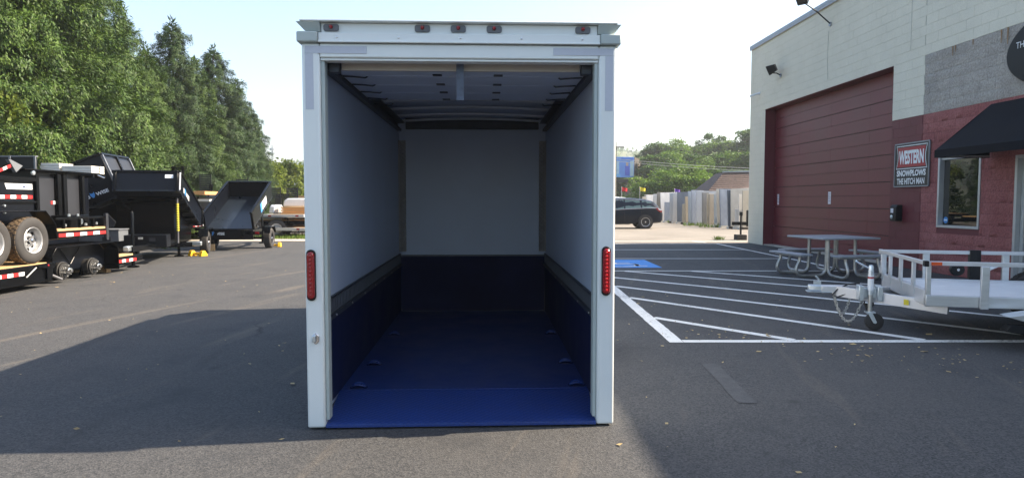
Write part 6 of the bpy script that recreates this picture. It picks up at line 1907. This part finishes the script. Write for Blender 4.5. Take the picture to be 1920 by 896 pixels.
def broad_crown(seed, h, r, lobes=26, per=230, leaf=0.42, m='leaf', z0=0.22):
    rg = np.random.default_rng(seed)
    quads = []
    for i in range(lobes):
        f = rg.random()
        z = h * (z0 + (0.97 - z0) * f)
        env = r * math.sqrt(max(0.05, 1 - ((f - 0.38) / 0.66) ** 2))
        a = rg.random() * 6.283
        rad = env * math.sqrt(rg.random()) * 0.78
        cc = np.array([rad * math.cos(a), rad * math.sin(a), z])
        lr = r * (0.26 + 0.18 * rg.random())
        u = rg.normal(size=(per, 3))
        u /= np.linalg.norm(u, axis=1)[:, None]
        u[:, 2] = np.where(u[:, 2] < -0.5, -u[:, 2] * 0.6, u[:, 2])
        c = cc + u * (lr * (0.55 + 0.5 * rg.random(per)))[:, None] * np.array([1.1, 1.1, 0.8])
        d = u * 0.5 + rg.normal(size=(per, 3)) * 0.7
        d[:, 2] -= 0.35
        d /= np.linalg.norm(d, axis=1)[:, None]
        quads.append(kites(c, d, leaf * (0.6 + 0.8 * rg.random(per)), np.full(per, 0.62), rg))
    return quad_mesh('crown', np.concatenate(quads), M[m])
BC = [broad_crown(21, 10, 4.2), broad_crown(22, 10, 3.7, m='leaf2'), broad_crown(23, 10, 4.6, lobes=30), broad_crown(24, 10, 3.4, lobes=22, m='leaf2'), broad_crown(25, 10, 2.6, lobes=16, per=110, m='leaf2', z0=0.4)]
BT = trunk_mesh(8.5, 0.28, 9, limbs=7, spread=3.0)
BTT = trunk_mesh(9.6, 0.22, 10, limbs=9, spread=1.8)
def zt(x, y):
    t = max(0.0, min(1.0, (y - 78) / 90)) * max(0.0, min(1.0, (x + 5) / 30))
    return 7.5 * t * t * (3 - 2 * t)
rr = random.Random(17)
hill = []
# front, middle and back rows of the wooded slope: (pixel x, distance, pixel y of the top, variant)
for px_, Y, py_, v in ((1158, 112, 338, 1), (1184, 113, 332, 0), (1210, 82, 330, 2), (1236, 80, 322, 0), (1262, 79, 318, 2), (1288, 80, 312, 0), (1312, 82, 322, 2), (1340, 86, 318, 1), (1368, 90, 322, 0), (1396, 90, 318, 2), (1425, 88, 315, 0),
                       (1150, 104, 322, 3), (1176, 120, 318, 1), (1206, 122, 296, 3), (1228, 100, 292, 1), (1254, 102, 288, 0), (1284, 104, 290, 1), (1314, 104, 298, 0), (1346, 106, 290, 3), (1374, 106, 288, 0), (1402, 104, 286, 1), (1430, 104, 284, 2),
                       (1214, 130, 280, 1), (1234, 128, 272, 3), (1256, 130, 262, 2), (1286, 132, 274, 1), (1306, 132, 276, 3), (1334, 134, 270, 0), (1362, 132, 268, 1), (1384, 130, 262, 2), (1406, 128, 248, 3), (1428, 128, 240, 1),
                       (1318, 142, 250, 4), (1333, 143, 246, 4), (1350, 142, 250, 4), (1272, 140, 270, 4), (1195, 134, 302, 4)):
    X = (px_ - 960) * Y / FPX
    z = zt(X, Y)
    top = H + (378 - py_) / FPX * Y
    hill.append((px_, X, Y, z, max(3.2, top - z), v))
kn = ['broad green tree', 'dark green tree', 'wide rounded tree', 'dark narrow tree', 'thin feathery tree']
hill_l = []
for k, (px_, X, Y, z, hh, v) in enumerate(hill):
    s = hh / 10
    rowname = 'front' if Y < 95 else ('middle' if Y < 115 else 'back')
    lst = [q for q in hill if ('front' if q[2] < 95 else ('middle' if q[2] < 115 else 'back')) == rowname]
    pos = sorted(q[0] for q in lst).index(px_) + 1
    nth = ['first', 'second', 'third', 'fourth', 'fifth', 'sixth', 'seventh', 'eighth', 'ninth', 'tenth', 'eleventh', 'twelfth', 'thirteenth', 'fourteenth', 'fifteenth', 'sixteenth', 'seventeenth', 'eighteenth', 'nineteenth', 'twentieth'][pos - 1]
    wide = rr.uniform(1.0, 1.35) if v != 4 else rr.uniform(0.7, 0.95)
    plant('hillside_tree', f'{kn[v]}, {nth} from the left in the {rowname} row of the wooded slope', 'tree', (X, Y, z - 0.1), (s * wide, s * wide, s), rr.uniform(0, 6.28), BC[v], BTT if v == 4 else BT, 'trees on the wooded slope')
# low trees behind the yard at left
BL = broad_crown(31, 5, 3.0, lobes=20, leaf=0.30, m='leafbright')
BLT = trunk_mesh(4, 0.15, 12, limbs=5, spread=1.6)
for px_, Y, py_, lab in ((500, 52, 318, 'light green bushy tree at the right foot of the spruces'), (528, 56, 312, 'light green rounded tree beside the white box trailer'), (556, 60, 318, 'green bushy tree half hidden by the white box trailer'), (590, 62, 322, 'green bushy tree hidden behind the white box trailer')):
    X = (px_ - 960) * Y / FPX
    top = H + (378 - py_) / FPX * Y
    s = top / 5
    plant('bushy_tree', lab, 'tree', (X, Y, 0), (s * 0.9, s * 0.9, s), px_ * 0.1, BL, BLT, 'bushy trees behind the yard')
BM = broad_crown(41, 5, 2.2, lobes=26, per=260, leaf=0.22, m='leafbright')
plant('bushy_tree', 'bright yellow green leafy tree at the left edge above the stacked trailers', 'tree', ((2 - 960) * 18.5 / FPX, 18.5, 0), (0.82, 0.82, 0.92), 0.4, BM, BLT, 'bushy trees behind the yard')
# far wooded ridge: one mass of foliage
def far_woods():
    rg = np.random.default_rng(5)
    n = 26000
    x = rg.uniform(-420, 420, n)
    y = rg.uniform(470, 780, n)
    t2 = np.clip((y - 330) / 420, 0, 1)
    z = (44 + 8 * np.sin(x * 0.011 + 1.0) + 5 * np.sin(x * 0.031)) * t2 * t2 * (3 - 2 * t2)
    lump = 3.2 * (np.sin(x * 0.35 + y * 0.2) + np.sin(x * 0.17 - y * 0.31) + np.sin(y * 0.43 + 1)) / 1.5
    c = np.stack([x, y, z + 3.5 + lump + rg.uniform(-1.5, 2.5, n)], 1)
    d = rg.normal(size=(n, 3))
    d /= np.linalg.norm(d, axis=1)[:, None]
    me = quad_mesh('far_woods', kites(c, d, 3.0 + 3.0 * rg.random(n), np.full(n, 0.7), rg), M['leaf2'])
    o = bpy.data.objects.new('far_woods', me)
    C.objects.link(o)
    o['label'] = 'distant wooded ridge on the left skyline'
    o['category'] = 'woods'
    struct(o, 'stuff')
far_woods()
def tree_belt():
    """belt of trees closing the view beyond the far lot"""
    rg = np.random.default_rng(77)
    qs = []
    base = []
    for me in (BC[0], BC[1]):
        a = np.zeros(len(me.vertices) * 3)
        me.vertices.foreach_get('co', a)
        base.append(a.reshape(-1, 4, 3))
    for i in range(11):
        x = -24 + i * 3.4 + rg.normal() * 0.6
        y = 92 + rg.uniform(-6, 6)
        s = rg.uniform(0.55, 0.8)
        a = rg.uniform(0, 6.28)
        v = base[i % 2][:, :, :].copy() * s
        xx = v[..., 0] * math.cos(a) - v[..., 1] * math.sin(a)
        yy = v[..., 0] * math.sin(a) + v[..., 1] * math.cos(a)
        v[..., 0], v[..., 1] = xx * 1.2 + x, yy * 1.2 + y
        v[..., 2] -= 0.8
        qs.append(v)
    o = bpy.data.objects.new('tree_belt', quad_mesh('tree_belt', np.concatenate(qs), M['leaf']))
    C.objects.link(o)
    o['label'] = 'belt of green trees closing the view behind the far lot'
    o['category'] = 'woods'
    struct(o, 'stuff')
tree_belt()
def grass():
    rg = np.random.default_rng(8)
    q = []
    def patch(x0, x1, y0, y1, n, hh):
        x, y = rg.uniform(x0, x1, n), rg.uniform(y0, y1, n)
        c = np.stack([x, y, np.zeros(n)], 1)
        d = np.stack([rg.normal(size=n) * 0.35, rg.normal(size=n) * 0.35, np.ones(n)], 1)
        d /= np.linalg.norm(d, axis=1)[:, None]
        q.append(kites(c, d, hh * (0.5 + 0.8 * rg.random(n)), np.full(n, 0.12), rg))
    patch(-16, -6.2, 25.4, 28.5, 7000, 0.16)
    patch(-22, -12, 24.6, 34, 6000, 0.22)
    x, y = ground(1347, 450)
    patch(x - 0.16, x + 0.22, y - 0.1, y + 0.1, 120, 0.16)
    for px_, py_ in ((1300, 424), (1268, 418), (1330, 427)):
        x, y = ground(px_, py_)
        patch(x - 0.6, x + 0.6, y - 0.3, y + 0.3, 120, 0.25)
    o = bpy.data.objects.new('grass', quad_mesh('grass', np.concatenate(q), M['grass']))
    C.objects.link(o)
    o['label'] = 'rough green grass along the edges of the lots'
    o['category'] = 'grass'
    struct(o, 'stuff')
grass()
# ================================================================== summer haze
hz = MB(); hz.box(-1600, 1600, -120, 1750, -3, 85)
hm = bpy.data.materials.new('haze_air')
hm.use_nodes = True
hn = hm.node_tree
for n_ in list(hn.nodes):
    if n_.type != 'OUTPUT_MATERIAL':
        hn.nodes.remove(n_)
pv = hn.nodes.new('ShaderNodeVolumePrincipled')
pv.inputs['Color'].default_value = (0.90, 0.95, 1.0, 1)
pv.inputs['Density'].default_value = 0.0006
pv.inputs['Anisotropy'].default_value = 0.2
hn.links.new(pv.outputs[0], [n_ for n_ in hn.nodes if n_.type == 'OUTPUT_MATERIAL'][0].inputs['Volume'])
ho = hz.build('haze', hm, smooth=0)
ho['label'] = 'thin pale summer haze over the whole place'
ho['category'] = 'haze'
struct(ho, 'stuff')
